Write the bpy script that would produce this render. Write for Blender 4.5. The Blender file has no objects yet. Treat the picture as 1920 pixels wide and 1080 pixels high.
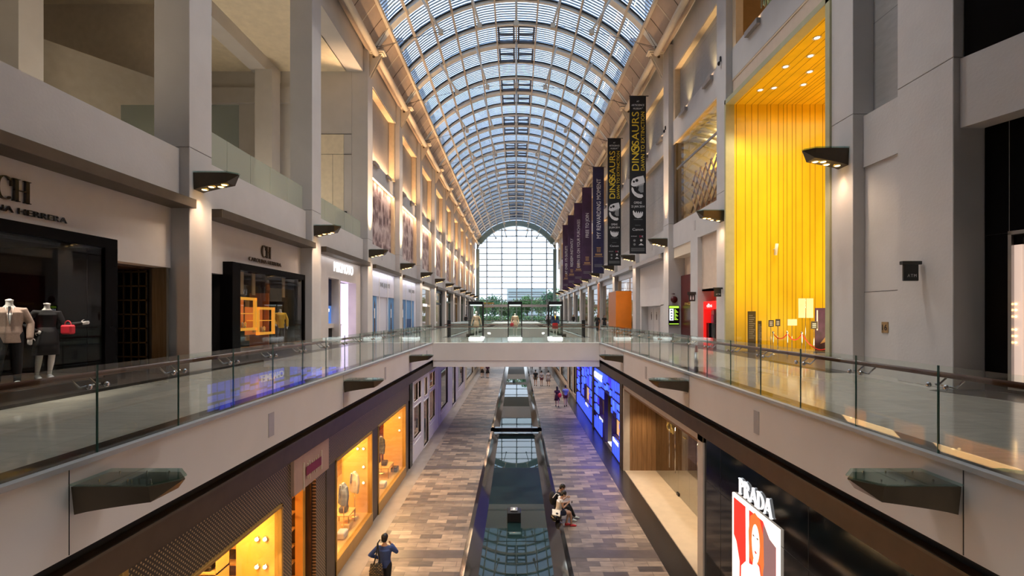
import bpy, bmesh, math, random
from mathutils import Vector, Matrix
random.seed(7)
C = bpy.context.scene.collection
scn = bpy.context.scene
PI = math.pi
# ------------------------------------------------------------------ camera, sky, exposure
cam_d = bpy.data.cameras.new('camera'); cam = bpy.data.objects.new('camera', cam_d); C.objects.link(cam)
cam.location = (0, 0, 1.7); cam.rotation_euler = (PI/2, 0, 0)
cam_d.sensor_width = 36; cam_d.lens = 17.0; cam_d.shift_x = -8/1920; cam_d.shift_y = 50/1920
cam_d.clip_start = .05; cam_d.clip_end = 600
scn.camera = cam
scn.view_settings.view_transform = 'Standard'; scn.view_settings.look = 'None'
scn.view_settings.exposure = 0.68; scn.view_settings.gamma = 1; scn.view_settings.use_curve_mapping = False
scn.cycles.max_bounces = 7; scn.cycles.diffuse_bounces = 4; scn.cycles.glossy_bounces = 4
scn.cycles.transmission_bounces = 4; scn.cycles.transparent_max_bounces = 32
scn.cycles.caustics_reflective = False; scn.cycles.caustics_refractive = False
scn.cycles.sample_clamp_indirect = 4; scn.cycles.use_denoising = True
w = bpy.data.worlds.new('sky'); scn.world = w; w.use_nodes = True
nt = w.node_tree; nt.nodes.clear()
bg = nt.nodes.new('ShaderNodeBackground'); wo = nt.nodes.new('ShaderNodeOutputWorld')
tc = nt.nodes.new('ShaderNodeTexCoord'); nz = nt.nodes.new('ShaderNodeTexNoise'); rp = nt.nodes.new('ShaderNodeValToRGB')
nz.inputs['Scale'].default_value = 2.2; nz.inputs['Detail'].default_value = 4
rp.color_ramp.elements[0].position = .35; rp.color_ramp.elements[0].color = (.70, .79, .93, 1)
rp.color_ramp.elements[1].position = .62; rp.color_ramp.elements[1].color = (.88, .94, 1.0, 1)
nt.links.new(tc.outputs['Generated'], nz.inputs['Vector']); nt.links.new(nz.outputs['Fac'], rp.inputs['Fac'])
nt.links.new(rp.outputs['Color'], bg.inputs['Color']); bg.inputs['Strength'].default_value = 1.95
nt.links.new(bg.outputs['Background'], wo.inputs['Surface'])

# ------------------------------------------------------------------ materials
def mat(name, col, rough=.6, metal=0, spec=.5, var=.06, scale=3., bump=0, emit=None, es=0, stretch=None, coat=0):
    m = bpy.data.materials.new(name); m.use_nodes = True
    n = m.node_tree; b = n.nodes['Principled BSDF']
    b.inputs['Roughness'].default_value = rough; b.inputs['Metallic'].default_value = metal
    b.inputs['Specular IOR Level'].default_value = spec
    b.inputs['Coat Weight'].default_value = coat
    g = n.nodes.new('ShaderNodeNewGeometry'); t = n.nodes.new('ShaderNodeTexNoise')
    mp = n.nodes.new('ShaderNodeMapping'); mp.inputs['Scale'].default_value = stretch or (1, 1, 1)
    n.links.new(g.outputs['Position'], mp.inputs['Vector']); n.links.new(mp.outputs['Vector'], t.inputs['Vector'])
    t.inputs['Scale'].default_value = scale; t.inputs['Detail'].default_value = 3
    r = n.nodes.new('ShaderNodeValToRGB')
    r.color_ramp.elements[0].position = .3; r.color_ramp.elements[1].position = .7
    r.color_ramp.elements[0].color = tuple(c*(1-var) for c in col) + (1,)
    r.color_ramp.elements[1].color = tuple(min(1, c*(1+var)) for c in col) + (1,)
    n.links.new(t.outputs['Fac'], r.inputs['Fac']); n.links.new(r.outputs['Color'], b.inputs['Base Color'])
    if bump:
        bp = n.nodes.new('ShaderNodeBump'); bp.inputs['Strength'].default_value = bump; bp.inputs['Distance'].default_value = .02
        t2 = n.nodes.new('ShaderNodeTexNoise'); t2.inputs['Scale'].default_value = scale*12
        n.links.new(g.outputs['Position'], t2.inputs['Vector'])
        n.links.new(t2.outputs['Fac'], bp.inputs['Height']); n.links.new(bp.outputs['Normal'], b.inputs['Normal'])
    if es:
        b.inputs['Emission Color'].default_value = tuple(emit or col) + (1,); b.inputs['Emission Strength'].default_value = es
    return m
def glow(name, col, s): return mat(name, col, .5, var=.02, emit=col, es=s)
def glass(name, tint=(.93, .97, .95), base=.045, rough=0., gain=1., milk=0):
    m = bpy.data.materials.new(name); m.use_nodes = True; n = m.node_tree; n.nodes.clear()
    o = n.nodes.new('ShaderNodeOutputMaterial'); mx = n.nodes.new('ShaderNodeMixShader')
    tr = n.nodes.new('ShaderNodeBsdfTransparent'); gl = n.nodes.new('ShaderNodeBsdfGlossy')
    tr.inputs['Color'].default_value = tint + (1,); gl.inputs['Roughness'].default_value = rough
    ge = n.nodes.new('ShaderNodeNewGeometry'); dp = n.nodes.new('ShaderNodeVectorMath'); dp.operation = 'DOT_PRODUCT'
    n.links.new(ge.outputs['Incoming'], dp.inputs[0]); n.links.new(ge.outputs['Normal'], dp.inputs[1])
    def mth(op, a, b=None):
        k = n.nodes.new('ShaderNodeMath'); k.operation = op
        for i, v in enumerate((a, b)):
            if v is None: continue
            if isinstance(v, (int, float)): k.inputs[i].default_value = v
            else: n.links.new(v, k.inputs[i])
        return k.outputs[0]
    c = mth('ABSOLUTE', dp.outputs['Value']); f = mth('POWER', mth('SUBTRACT', 1., c), 5.)
    f = mth('MINIMUM', mth('MULTIPLY', mth('ADD', mth('MULTIPLY', f, 1-base), base), gain), 1.)
    n.links.new(f, mx.inputs['Fac']); n.links.new(tr.outputs[0], mx.inputs[1]); n.links.new(gl.outputs[0], mx.inputs[2])
    if milk:
        df = n.nodes.new('ShaderNodeBsdfDiffuse'); df.inputs['Color'].default_value = (.72, .74, .66, 1); m2 = n.nodes.new('ShaderNodeMixShader'); m2.inputs['Fac'].default_value = milk
        n.links.new(mx.outputs[0], m2.inputs[1]); n.links.new(df.outputs[0], m2.inputs[2]); mx = m2
    n.links.new(mx.outputs[0], o.inputs['Surface'])
    return m
M = {}
M['plaster'] = mat('grey_plaster', (.57, .555, .545), .75, var=.035, scale=1.2, bump=.15)
M['fascia'] = mat('pale_plaster', (.70, .675, .655), .6, var=.03, scale=1., bump=.08)
M['sand'] = mat('sandstone_plaster', (.66, .54, .43), .7, var=.04, bump=.1)
M['cream'] = mat('cream_paint', (.72, .63, .50), .5, var=.03)
M['white'] = mat('white_paint', (.78, .76, .76), .5, var=.02)
M['steel_white'] = mat('white_steel', (.82, .82, .78), .4, var=.02)
M['soffit'] = mat('tan_soffit_panel', (.50, .39, .30), .55, var=.05)
M['bronze'] = mat('bronze_metal', (.085, .055, .032), .42, .3, var=.12)
M['bronze2'] = mat('dull_bronze', (.11, .085, .06), .5, .4, var=.1)
M['darkmetal'] = mat('dark_metal', (.02, .021, .024), .35, .5)
M['black'] = mat('black_gloss', (.006, .005, .006), .08, 0, .6, var=.2)
M['blackmatt'] = mat('black_matt', (.012, .011, .012), .6)
M['granite'] = mat('dark_granite', (.035, .03, .027), .25, var=.25, scale=30)
M['chrome'] = mat('chrome', (.6, .6, .6), .15, 1)
M['alu'] = mat('brushed_aluminium', (.42, .42, .43), .35, .8)
M['gold'] = mat('gold_metal', (.85, .6, .18), .25, 1, emit=(.9, .6, .15), es=.12)  # weak glow put into the metal itself, which is no lamp
M['wood_rail'] = mat('red_brown_wood', (.13, .045, .025), .35, var=.25, stretch=(8, .6, 8), scale=4, coat=.3)
M['glass'] = glass('clear_glass', gain=1.25)
M['shopglass'] = glass('shop_glass', (.9, .92, .92), base=.025)
M['lampglass'] = glass('lamp_glass', (.72, .88, .86), .12)
M['roofglass'] = glass('roof_glass', (.78, .86, .95), .05)
M['glassedge'] = mat('green_glass_edge', (.05, .16, .13), .2)
M['bulb'] = glow('warm_bulb', (1., .62, .25), 5)
M['coolbulb'] = glow('cool_bulb', (1., .93, .8), 2.2)
M['dimglass'] = glass('dull_teal_glass', (.40, .47, .46), .06, .15, milk=.12)
M['caselit'] = glow('lit_case_base', (.92, .97, 1.), .75)
M['boxblack'] = mat('deep_black_panel', (.004, .0035, .004), .22, 0, .06)
M['skin'] = mat('skin', (.50, .29, .19), .5)
M['manq'] = mat('white_mannequin', (.78, .74, .70), .35)
M['hair'] = mat('black_hair', (.008, .007, .007), .5)
def cloth(name, c): return mat(name, c, .85, var=.1, scale=40)

def nodes_of(m): return m.node_tree, m.node_tree.nodes['Principled BSDF']
def brick_mat(name, c1, c2, cm, bw, bh, mortar=.01, rough=.3, off=.5, vary=.35, axes='XY', metal=0, spec=.5, es=0, squash=1.):
    m = mat(name, c1, rough, metal, spec); n, b = nodes_of(m)
    g = n.nodes.new('ShaderNodeNewGeometry'); sp = n.nodes.new('ShaderNodeSeparateXYZ'); cb = n.nodes.new('ShaderNodeCombineXYZ')
    n.links.new(g.outputs['Position'], sp.inputs[0])
    n.links.new(sp.outputs[axes[0]], cb.inputs['X']); n.links.new(sp.outputs[axes[1]], cb.inputs['Y'])
    t = n.nodes.new('ShaderNodeTexBrick'); t.offset = off; t.inputs['Scale'].default_value = 1
    t.inputs['Brick Width'].default_value = bw; t.inputs['Row Height'].default_value = bh
    t.inputs['Mortar Size'].default_value = mortar; t.inputs['Mortar Smooth'].default_value = .1
    t.inputs['Color1'].default_value = c1 + (1,); t.inputs['Color2'].default_value = c2 + (1,); t.inputs['Mortar'].default_value = cm + (1,)
    n.links.new(cb.outputs[0], t.inputs['Vector'])
    z = n.nodes.new('ShaderNodeTexNoise'); z.inputs['Scale'].default_value = 2.5; z.inputs['Detail'].default_value = 6
    mp = n.nodes.new('ShaderNodeMapping'); mp.inputs['Scale'].default_value = (1, 3, 1)
    n.links.new(cb.outputs[0], mp.inputs[0]); n.links.new(mp.outputs[0], z.inputs['Vector'])
    mx = n.nodes.new('ShaderNodeMix'); mx.data_type = 'RGBA'; mx.blend_type = 'MULTIPLY'; mx.inputs[0].default_value = vary
    r = n.nodes.new('ShaderNodeValToRGB'); r.color_ramp.elements[0].position = .3; r.color_ramp.elements[1].position = .7
    r.color_ramp.elements[0].color = (.45, .45, .45, 1); r.color_ramp.elements[1].color = (1.25, 1.25, 1.25, 1)
    n.links.new(z.outputs['Fac'], r.inputs[0])
    n.links.new(t.outputs['Color'], mx.inputs[6]); n.links.new(r.outputs[0], mx.inputs[7]); n.links.new(mx.outputs[2], b.inputs['Base Color'])
    if es:
        n.links.new(mx.outputs[2], b.inputs['Emission Color']); b.inputs['Emission Strength'].default_value = es
    return m
M['tiles'] = brick_mat('mixed_stone_tiles', (.37, .28, .21), (.095, .074, .065), (.13, .10, .085), .72, .30, .008, .36, vary=.6)
M['floor'] = brick_mat('polished_cream_stone', (.50, .455, .40), (.44, .40, .35), (.30, .27, .24), 1.2, 1.2, .004, .09, 0, vary=.2, spec=.8)

M['band'] = mat('dark_stone_band', (.11, .088, .08), .3, var=.12, scale=4)
M['bandlt'] = mat('plain_stone_border', (.26, .22, .19), .3, var=.1, scale=2)
M['plate'] = mat('grey_cover_plate', (.42, .40, .40), .4)
M['alu2'] = mat('grey_metal_housing', (.30, .27, .25), .5)
M['galglass'] = glass('milky_green_glass', (.74, .80, .70), .06, .2, milk=.38)
M['gallceil'] = mat('gallery_ceiling', (.80, .72, .56), .7)
# ------------------------------------------------------------------ mesh building
class MB:
    def __init__(s): s.v = []; s.f = []; s.mi = []; s.ms = []; s.sm = []
    def m(s, name):
        k = M[name] if isinstance(name, str) else name
        if k not in s.ms: s.ms.append(k)
        return s.ms.index(k)
    def poly(s, pts, mt, smooth=False):
        i = len(s.v); s.v += [tuple(p) for p in pts]; s.f.append(tuple(range(i, i+len(pts)))); s.mi.append(s.m(mt)); s.sm.append(smooth)
    def faces(s, pts, fs, mt, smooth=False):
        i = len(s.v); s.v += [tuple(p) for p in pts]; k = s.m(mt)
        for f in fs: s.f.append(tuple(i+j for j in f)); s.mi.append(k); s.sm.append(smooth)
    def box(s, x0, x1, y0, y1, z0, z1, mt):
        if x0 > x1: x0, x1 = x1, x0
        if y0 > y1: y0, y1 = y1, y0
        if z0 > z1: z0, z1 = z1, z0
        s.faces([(x0,y0,z0),(x1,y0,z0),(x1,y1,z0),(x0,y1,z0),(x0,y0,z1),(x1,y0,z1),(x1,y1,z1),(x0,y1,z1)],
                [(0,3,2,1),(4,5,6,7),(0,1,5,4),(1,2,6,5),(2,3,7,6),(3,0,4,7)], mt)
        return s
    def bbox(s, x0, x1, y0, y1, z0, z1, mt, b=.01):
        """box with chamfered edges"""
        if x0 > x1: x0, x1 = x1, x0
        if y0 > y1: y0, y1 = y1, y0
        if z0 > z1: z0, z1 = z1, z0
        b = min(b, (x1-x0)*.45, (y1-y0)*.45, (z1-z0)*.45)
        P = lambda i, j, k: ((x0, x1)[i], (y0, y1)[j], (z0, z1)[k])
        pts = []; idx = {}
        for i in (0, 1):
            for j in (0, 1):
                for k in (0, 1):
                    p = P(i, j, k); d = (b*(1-2*i), b*(1-2*j), b*(1-2*k))
                    for a in range(3):
                        q = [p[t] + (0 if t == a else d[t]) for t in range(3)]
                        idx[(i, j, k, a)] = len(pts); pts.append(q)
        fs = []
        for a in range(3):
            o = [t for t in range(3) if t != a]
            for e in (0, 1):
                loop = []
                for u, v_ in ((0, 0), (1, 0), (1, 1), (0, 1)):
                    c = [0]*3; c[a] = e; c[o[0]] = u; c[o[1]] = v_; loop.append(idx[(*c, a)])
                fs.append(tuple(loop))
            for u in (0, 1):
                for v_ in (0, 1):
                    c0 = [0]*3; c1 = [0]*3; c1[a] = 1
                    c0[o[0]] = c1[o[0]] = u; c0[o[1]] = c1[o[1]] = v_
                    fs.append((idx[(*c0, o[0])], idx[(*c1, o[0])], idx[(*c1, o[1])], idx[(*c0, o[1])]))
        for i in (0, 1):
            for j in (0, 1):
                for k in (0, 1): fs.append(tuple(idx[(i, j, k, a)] for a in range(3)))
        s.faces(pts, fs, mt); return s
    def prism(s, prof, a, b, mt, smooth=False):
        """prof: list of 3D points (planar loop); extruded by vector b-a"""
        d = Vector(b) - Vector(a); n = len(prof)
        pts = [Vector(p) for p in prof] + [Vector(p)+d for p in prof]
        fs = [tuple(reversed(range(n))), tuple(range(n, 2*n))] + [(i, (i+1) % n, (i+1) % n+n, i+n) for i in range(n)]
        s.faces(pts, fs, mt, False); return s
    def tube(s, pts, rad, mt, n=10, cap=True, flat=None):
        """round tube along pts, radius number or list; flat=(axis vector, factor) squashes"""
        P = [Vector(p) for p in pts]
        if not isinstance(rad, (list, tuple)): rad = [rad]*len(P)
        rings = []; prev = None
        for i, p in enumerate(P):
            t = (P[min(i+1, len(P)-1)] - P[max(i-1, 0)])
            t = t.normalized() if t.length > 1e-9 else Vector((0, 0, 1))
            if prev is None:
                u = t.orthogonal().normalized()
            else:
                u = (prev - t*prev.dot(t)); u = u.normalized() if u.length > 1e-6 else t.orthogonal().normalized()
            prev = u; v_ = t.cross(u)
            rings.append([p + (u*math.cos(2*PI*k/n) + v_*math.sin(2*PI*k/n))*rad[i] for k in range(n)])
        pts2 = [q for r in rings for q in r]; fs = []
        for i in range(len(P)-1):
            for k in range(n): fs.append((i*n+k, i*n+(k+1) % n, (i+1)*n+(k+1) % n, (i+1)*n+k))
        if cap: fs += [tuple(reversed(range(n))), tuple(range((len(P)-1)*n, len(P)*n))]
        s.faces(pts2, fs, mt, True); return s
    def limb(s, pts, rad, mt, n=12):
        """tube with rounded ends"""
        P = [Vector(p) for p in pts]; R = list(rad) if isinstance(rad, (list, tuple)) else [rad]*len(P)
        d0 = (P[0]-P[1]).normalized(); d1 = (P[-1]-P[-2]).normalized()
        A = [(P[0]+d0*R[0]*c, R[0]*q) for c, q in ((.98, .15), (.8, .6), (.45, .89))]
        B = [(P[-1]+d1*R[-1]*c, R[-1]*q) for c, q in ((.45, .89), (.8, .6), (.98, .15))]
        pp = [a for a, _ in A] + P + [a for a, _ in B]; rr = [r for _, r in A] + R + [r for _, r in B]
        return s.tube(pp, rr, mt, n)
    def ell(s, c, r, mt, n=14, m=9, rot=None):
        c = Vector(c); pts = []; fs = []
        for i in range(m+1):
            a = PI*i/m
            for k in range(n):
                b = 2*PI*k/n; q = Vector((r[0]*math.sin(a)*math.cos(b), r[1]*math.sin(a)*math.sin(b), r[2]*math.cos(a)))
                if rot: q = rot @ q
                pts.append(c+q)
        for i in range(m):
            for k in range(n): fs.append((i*n+k, (i+1)*n+k, (i+1)*n+(k+1) % n, i*n+(k+1) % n))
        s.faces(pts, fs, mt, True); return s
    def loft(s, rings, mt, n=20):
        """rings: (centre, ux, uy) vectors: ellipse centre+ux cos+uy sin"""
        pts = []; fs = []
        for c, ux, uy in rings:
            c = Vector(c); ux = Vector(ux); uy = Vector(uy)
            pts += [c + ux*math.cos(2*PI*k/n) + uy*math.sin(2*PI*k/n) for k in range(n)]
        for i in range(len(rings)-1):
            for k in range(n): fs.append((i*n+k, i*n+(k+1) % n, (i+1)*n+(k+1) % n, (i+1)*n+k))
        fs += [tuple(reversed(range(n))), tuple(range((len(rings)-1)*n, len(rings)*n))]
        s.faces(pts, fs, mt, True); return s
    def cyl(s, c, r, z0, z1, mt, n=20):
        return s.tube([(c[0], c[1], z0), (c[0], c[1], z1)], r, mt, n)
    def lathe(s, c, prof, mt, n=24):
        pts = []; fs = []
        for r, z in prof: pts += [(c[0]+r*math.cos(2*PI*k/n), c[1]+r*math.sin(2*PI*k/n), z) for k in range(n)]
        for i in range(len(prof)-1):
            for k in range(n): fs.append((i*n+k, i*n+(k+1) % n, (i+1)*n+(k+1) % n, (i+1)*n+k))
        s.faces(pts, fs, mt, True); return s
    def text(s, txt, o, u, v_, h, mt, width=None, depth=.01, align='C', sp=1.):
        """lettering: o centre point, u reading direction, v_ up direction, h cap height"""
        V, F = text_geo(txt, sp)
        if not V: return s
        x0 = min(p[0] for p in V); x1 = max(p[0] for p in V); y0 = min(p[1] for p in V); y1 = max(p[1] for p in V)
        k = h/.70 if width is None else width/(x1-x0); kv = h/.70 if width is None else h/.70
        cx = {'C': (x0+x1)/2, 'L': x0, 'R': x1}[align]; cy = .35
        o = Vector(o); u = Vector(u).normalized(); v_ = Vector(v_).normalized(); w_ = u.cross(v_)
        s.faces([o + u*(p[0]-cx)*k + v_*(p[1]-cy)*kv + w_*(p[2]*depth) for p in V], F, mt); return s
    def build(s, name, parent=None, mats=None, remesh=0, smooth_it=0, origin=None):
        me = bpy.data.meshes.new(name)
        if origin is not None:
            ox, oy, oz = origin; vs = [(a-ox, b-oy, c-oz) for a, b, c in s.v]
        else: vs = s.v
        me.from_pydata(vs, [], s.f)
        for k in s.ms: me.materials.append(k)
        me.polygons.foreach_set('material_index', s.mi); me.polygons.foreach_set('use_smooth', s.sm)
        me.update()
        o = bpy.data.objects.new(name, me); C.objects.link(o)
        if origin is not None: o.location = origin
        if parent: o.parent = parent
        if remesh:
            r = o.modifiers.new('r', 'REMESH'); r.mode = 'VOXEL'; r.voxel_size = remesh; r.use_smooth_shade = True
            if smooth_it:
                q = o.modifiers.new('s', 'SMOOTH'); q.iterations = smooth_it; q.factor = .5
        return o
_tg = {}
def text_geo(txt, sp=1.):
    if (txt, sp) in _tg: return _tg[(txt, sp)]
    cu = bpy.data.curves.new('t', 'FONT'); cu.body = txt; cu.size = 1; cu.resolution_u = 3; cu.extrude = .5; cu.space_character = sp
    ob = bpy.data.objects.new('t', cu); C.objects.link(ob)
    dg = bpy.context.evaluated_depsgraph_get(); ev = ob.evaluated_get(dg); me = ev.to_mesh()
    V = [tuple(v.co) for v in me.vertices]; F = [tuple(p.vertices) for p in me.polygons]
    ev.to_mesh_clear(); bpy.data.objects.remove(ob); bpy.data.curves.remove(cu)
    _tg[(txt, sp)] = (V, F); return V, F
def tag(o, label, cat, group=None, kind=None):
    o['label'] = label; o['category'] = cat
    if group: o['group'] = group
    if kind: o['kind'] = kind
    return o
def thing(name, label, cat, loc=(0, 0, 0), rz=0, group=None):
    o = bpy.data.objects.new(name, None); C.objects.link(o); o.location = loc; o.rotation_euler = (0, 0, rz)
    o.empty_display_size = .1
    return tag(o, label, cat, group)
def struct(name, mb, parent=None):
    o = mb.build(name, parent)
    if parent is None: o['kind'] = 'structure'
    return o
def dup(root, loc=None, label=None, rz=None, group=None):
    r = root.copy(); C.objects.link(r)
    if loc is not None: r.location = loc
    if rz is not None: r.rotation_euler = (0, 0, rz)
    if label: r['label'] = label
    if group: r['group'] = group
    for ch in list(root.children):
        c = ch.copy(); C.objects.link(c); c.parent = r
        for g in list(ch.children):
            d = g.copy(); C.objects.link(d); d.parent = c
    return r
ORD = ['first', 'second', 'third', 'fourth', 'fifth', 'sixth', 'seventh', 'eighth', 'ninth', 'tenth', 'eleventh', 'twelfth', 'thirteenth']
def light(kind, loc, power, col=(1, .75, .45), size=.3, sizey=None, rot=None, spot=None, blend=.5, radius=.1, spread=None):
    d = bpy.data.lights.new('light', kind); d.energy = power; d.color = col
    if kind == 'AREA':
        d.size = size
        if spread: d.spread = spread
        if sizey: d.shape = 'RECTANGLE'; d.size_y = sizey
    else: d.shadow_soft_size = radius
    if kind == 'SPOT': d.spot_size = spot or 1.0; d.spot_blend = blend
    o = bpy.data.objects.new('light', d); C.objects.link(o); o.location = loc
    if rot: o.rotation_euler = rot
    return o
def side(s): return 'mural' if s < 0 else 'banner'
# geometry of the place
BAY = 8.58
CL = [14.28 + BAY*k for k in range(-1, 12)]; CR = [5.7] + [14.15 + BAY*k for k in range(0, 12)]
XL, XR = 9.65, 9.85
ZF = -5.8; YE = 117.2
# ------------------------------------------------------------------ floors and slabs
b = MB(); b.box(-30, 30, -14, 118, ZF-.3, ZF, 'tiles'); fl = struct('floor_lower', b)
b = MB()
for k in range(-1, 11):
    y = 14.9 + BAY*k; b.box(-4.5, -1.62, y, y+.5, ZF, ZF+.004, 'band'); b.box(1.62, 4.4, y, y+.5, ZF, ZF+.004, 'band')
b.build('floor_band', fl)
b = MB(); b.box(-5.2, -4.5, -10, 112, ZF, ZF+.005, 'bandlt'); b.build('floor_border', fl)
b = MB(); b.box(4.4, 5.2, -10, 112, ZF, ZF+.005, 'granite'); b.build('floor_border', fl)
M['under'] = mat('white_soffit', (.6, .58, .56), .6)
def slab(name, x0, x1, y0, y1):
    b = MB(); b.box(x0, x1, y0, y1, -1.0, 0, 'fascia')
    o = struct(name, b)
    f = MB(); f.box(x0, x1, y0, y1, 0, .004, 'floor'); f.build('floor_finish', o); return o
sl = slab('floor_walkway_mural_side', -5, -34, -14, YE); sr = slab('floor_walkway_banner_side', 5, 34, -14, YE)
b = MB(); b.box(-5, 5, -14, -.9, -1.0, 0, 'fascia'); struct('floor_bridge_behind', b)
b = MB(); b.box(-5, 5, 29, 36, -1.05, 0, 'fascia'); b.box(-5, 5, 29.03, 35.97, -1.43, -1.05, 'white')
fb = struct('floor_bridge', b); f = MB(); f.box(-5, 5, 29.5, 36, 0, .005, 'floor'); f.build('floor_finish', fb)
b = MB(); b.box(-5, 5, 60, 67, -1.43, 0, 'fascia'); fb2 = struct('floor_bridge_far', b)
b = MB(); b.box(-5, 5, 96, YE, -1.0, 0, 'fascia'); struct('floor_end', b)
M['metaltrim'] = mat('metal_edge_trim', (.42, .45, .47), .5, .2)
for s, o in ((-1, sl), (1, sr)):
    b = MB()
    for y0, y1 in ((-10, 29), (36, 60), (67, 96)):
        b.box(s*5.0, s*5.5, y0, y1, .004, .009, 'granite')
    b.build('floor_border', o)
    b = MB()
    for y0, y1 in ((-10, 29), (36, 60), (67, 96)): b.box(s*4.97, s*5.08, y0, y1, -.03, .03, 'metaltrim')
    b.build('edge_trim', o)
    b = MB(); b.box(s*9.15, s*11.5, -10 if s < 0 else 14.1, 110, .004, .01, 'granite')
    b.build('floor_border', o)
    b = MB()  # open joints in the cladding of the slab edge
    for k in range(0, 12):
        y = 5.4 + BAY*k
        if 29 < y < 36 or 60 < y < 67 or y > 95: continue
        b.box(s*4.997, s*5.01, y, y+.012, -.99, -.03, 'blackmatt')
    b.build('cladding_joint', o)
    b = MB()
    for k in range(0, 10):
        y = (9.75 if s < 0 else 9.95) + BAY*k
        if 29 < y < 36 or 60 < y < 67 or y > 95: continue
        b.box(s*4.99, s*5.01, y, y+.22, -.78, -.30, 'plate')
    b.build('cover_plate', o)
# bulkhead under the walkway: dark gap and bronze strip above the lower shops
for s in (-1, 1):
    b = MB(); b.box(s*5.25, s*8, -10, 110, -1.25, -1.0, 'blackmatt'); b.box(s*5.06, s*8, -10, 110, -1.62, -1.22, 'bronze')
    b.box(s*5.04, s*5.07, -10, 110, -1.24, -1.20, 'bronze2')
    struct('trim_'+('1' if s < 0 else '2'), b)
# ------------------------------------------------------------------ columns
def column(s, y, X, zj):
    b = MB(); x0, x1 = s*X, s*(X+1.05)
    b.bbox(x0, x1, y, y+1.05, 0, zj, 'plaster', .012); b.box(x0+s*.015, x1-s*.015, y+.012, y+1.038, zj-.005, zj+.02, 'blackmatt')
    b.bbox(x0, x1, y, y+1.05, zj+.012, 19.2, 'plaster', .012)
    return struct('column', b)
for y in CL: column(-1, y, XL, 6.65)
for y in CR[1:]: column(1, y, XR, 7.57)
# header beams and roof slabs over both galleries
for s, X in ((-1, 9.95), (1, 10.15)):
    b = MB(); b.box(s*X, s*(X+1.1), -14, YE, 17.5, 19.5, 'plaster'); struct('beam_header', b)
b = MB(); b.box(-9.4, -36, -14, YE, 19.5, 19.9, 'plaster'); b.box(9.4, 36, -14, YE, 19.5, 19.9, 'plaster'); b.box(-10, 10, -14.5, 6.2, 24.3, 24.6, 'plaster'); b.box(-9.4, -9.6, -14, 6.2, 19.5, 24.4, 'plaster'); b.box(9.4, 9.6, -14, 6.2, 19.5, 24.4, 'plaster'); struct('roof', b)  # camera-end slab and its cheeks added out of view to darken the near walls
b = MB(); b.box(-36, 36, -14.6, -14, ZF, 26, 'plaster'); struct('wall_behind', b)
b = MB(); b.box(-36, -10.9, YE, YE+.5, ZF, 26, 'plaster'); b.box(36, 10.9, YE, YE+.5, ZF, 26, 'plaster'); struct('wall_end', b)
b = MB(); b.box(-34.4, -34, -14, YE, ZF, 19.6, 'plaster'); struct('wall_mural_side_outer', b)
b = MB(); b.box(34.4, 34, -14, YE, ZF, 19.6, 'plaster'); struct('wall_banner_side_outer', b)

M['dimwall2'] = mat('dull_beige_wall', (.30, .27, .22), .8)
M['dimwall'] = mat('brown_grey_wall', (.56, .50, .42), .8)
# ------------------------------------------------------------------ mural-side upper walls
M['panelgrey'] = brick_mat('grey_woven_panel', (.36, .345, .33), (.34, .33, .315), (.22, .2, .19), 4.1, 6.2, .012, .5, 0, .1, 'YZ')
b = MB(); b.box(-9.95, -34, -14, 31.4, 5.0, 6.6, 'plaster'); struct('slab_gallery', b)
b = MB(); b.box(-11, -34, -14, 31.6, 17.5, 17.7, 'gallceil'); b.box(-15.3, -16.3, -14, 31.4, 16.7, 17.5, 'plaster')
struct('ceiling_gallery', b)
b = MB(); b.box(-10.69, -34, 31.41, 31.9, 6.6, 17.5, 'plaster'); b.box(-14.0, -34, 31.25, 31.41, 15.4, 16.4, 'plaster')
b.box(-11.2, -12.7, 31.37, 31.41, 6.6, 13.4, 'gallceil'); b.box(-11.9, -11.915, 31.365, 31.41, 6.6, 12.1, 'blackmatt')
b.box(-10.7, -13.8, 31.38, 31.41, 13.42, 13.44, 'blackmatt'); b.box(-10.7, -12.7, 31.36, 31.41, 12.1, 12.112, 'blackmatt')
b.box(-11.0, -11.6, 31.3, 31.41, 6.6, 8.4, 'blackmatt')
struct('wall_gallery_end', b)
b = MB(); b.box(-14.9, -15.95, 29.5, 30.5, 6.6, 16.7, 'plaster'); struct('column_gallery', b)
b = MB(); b.box(-16.4, -34, 24.6, 25.0, 6.6, 17.6, 'dimwall'); struct('wall_gallery_cross', b)
# angled low wall inside the gallery
b = MB(); p0 = Vector((-19.2, 17.9, 6.6)); p1 = Vector((-16.0, 22.8, 6.6)); n_ = Vector((-.3, .2, 0))
b.prism([p0, p1, p1+Vector((0, 0, 5.9)), p0+Vector((0, 0, 5.9))], (0, 0, 0), n_, 'dimwall2'); struct('wall_gallery_angled', b)
b = MB(); b.box(-18.6, -17.5, 17.0, 17.9, 6.6, 17.5, 'plaster'); struct('column_gallery', b)
# gallery glass balustrades between the columns
def gal_glass(y0, y1, n, lab):
    t = thing('gallery_balustrade', lab, 'balustrade', (-10.1, y0, 6.6))
    for i in range(n):
        a = (y1-y0)*i/n; c = (y1-y0)*(i+1)/n-.015
        MB().bbox(-.01, .01, a, c, 0, 1.15, 'galglass', .003).build('glass_pane', t)
    MB().bbox(-.03, .03, 0, y1-y0, -.01, .06, 'alu').build('base_channel', t)
    return t
gal_glass(15.4, 22.8, 5, 'greenish glass gallery balustrade above the black-windowed clothes shop')
gal_glass(24.0, 31.3, 5, 'greenish glass gallery balustrade above the pearl shop with lit white name')
t = thing('inner_balustrade', 'dull glass balustrade across the gallery floor beyond the angled wall', 'balustrade', (-16.0, 19.6, 6.6))
for i in range(3): MB().bbox(i*1.6-.02, i*1.6+1.56, -.01, .01, 0, 3.6, 'dimglass', .003).build('glass_pane', t)
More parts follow.
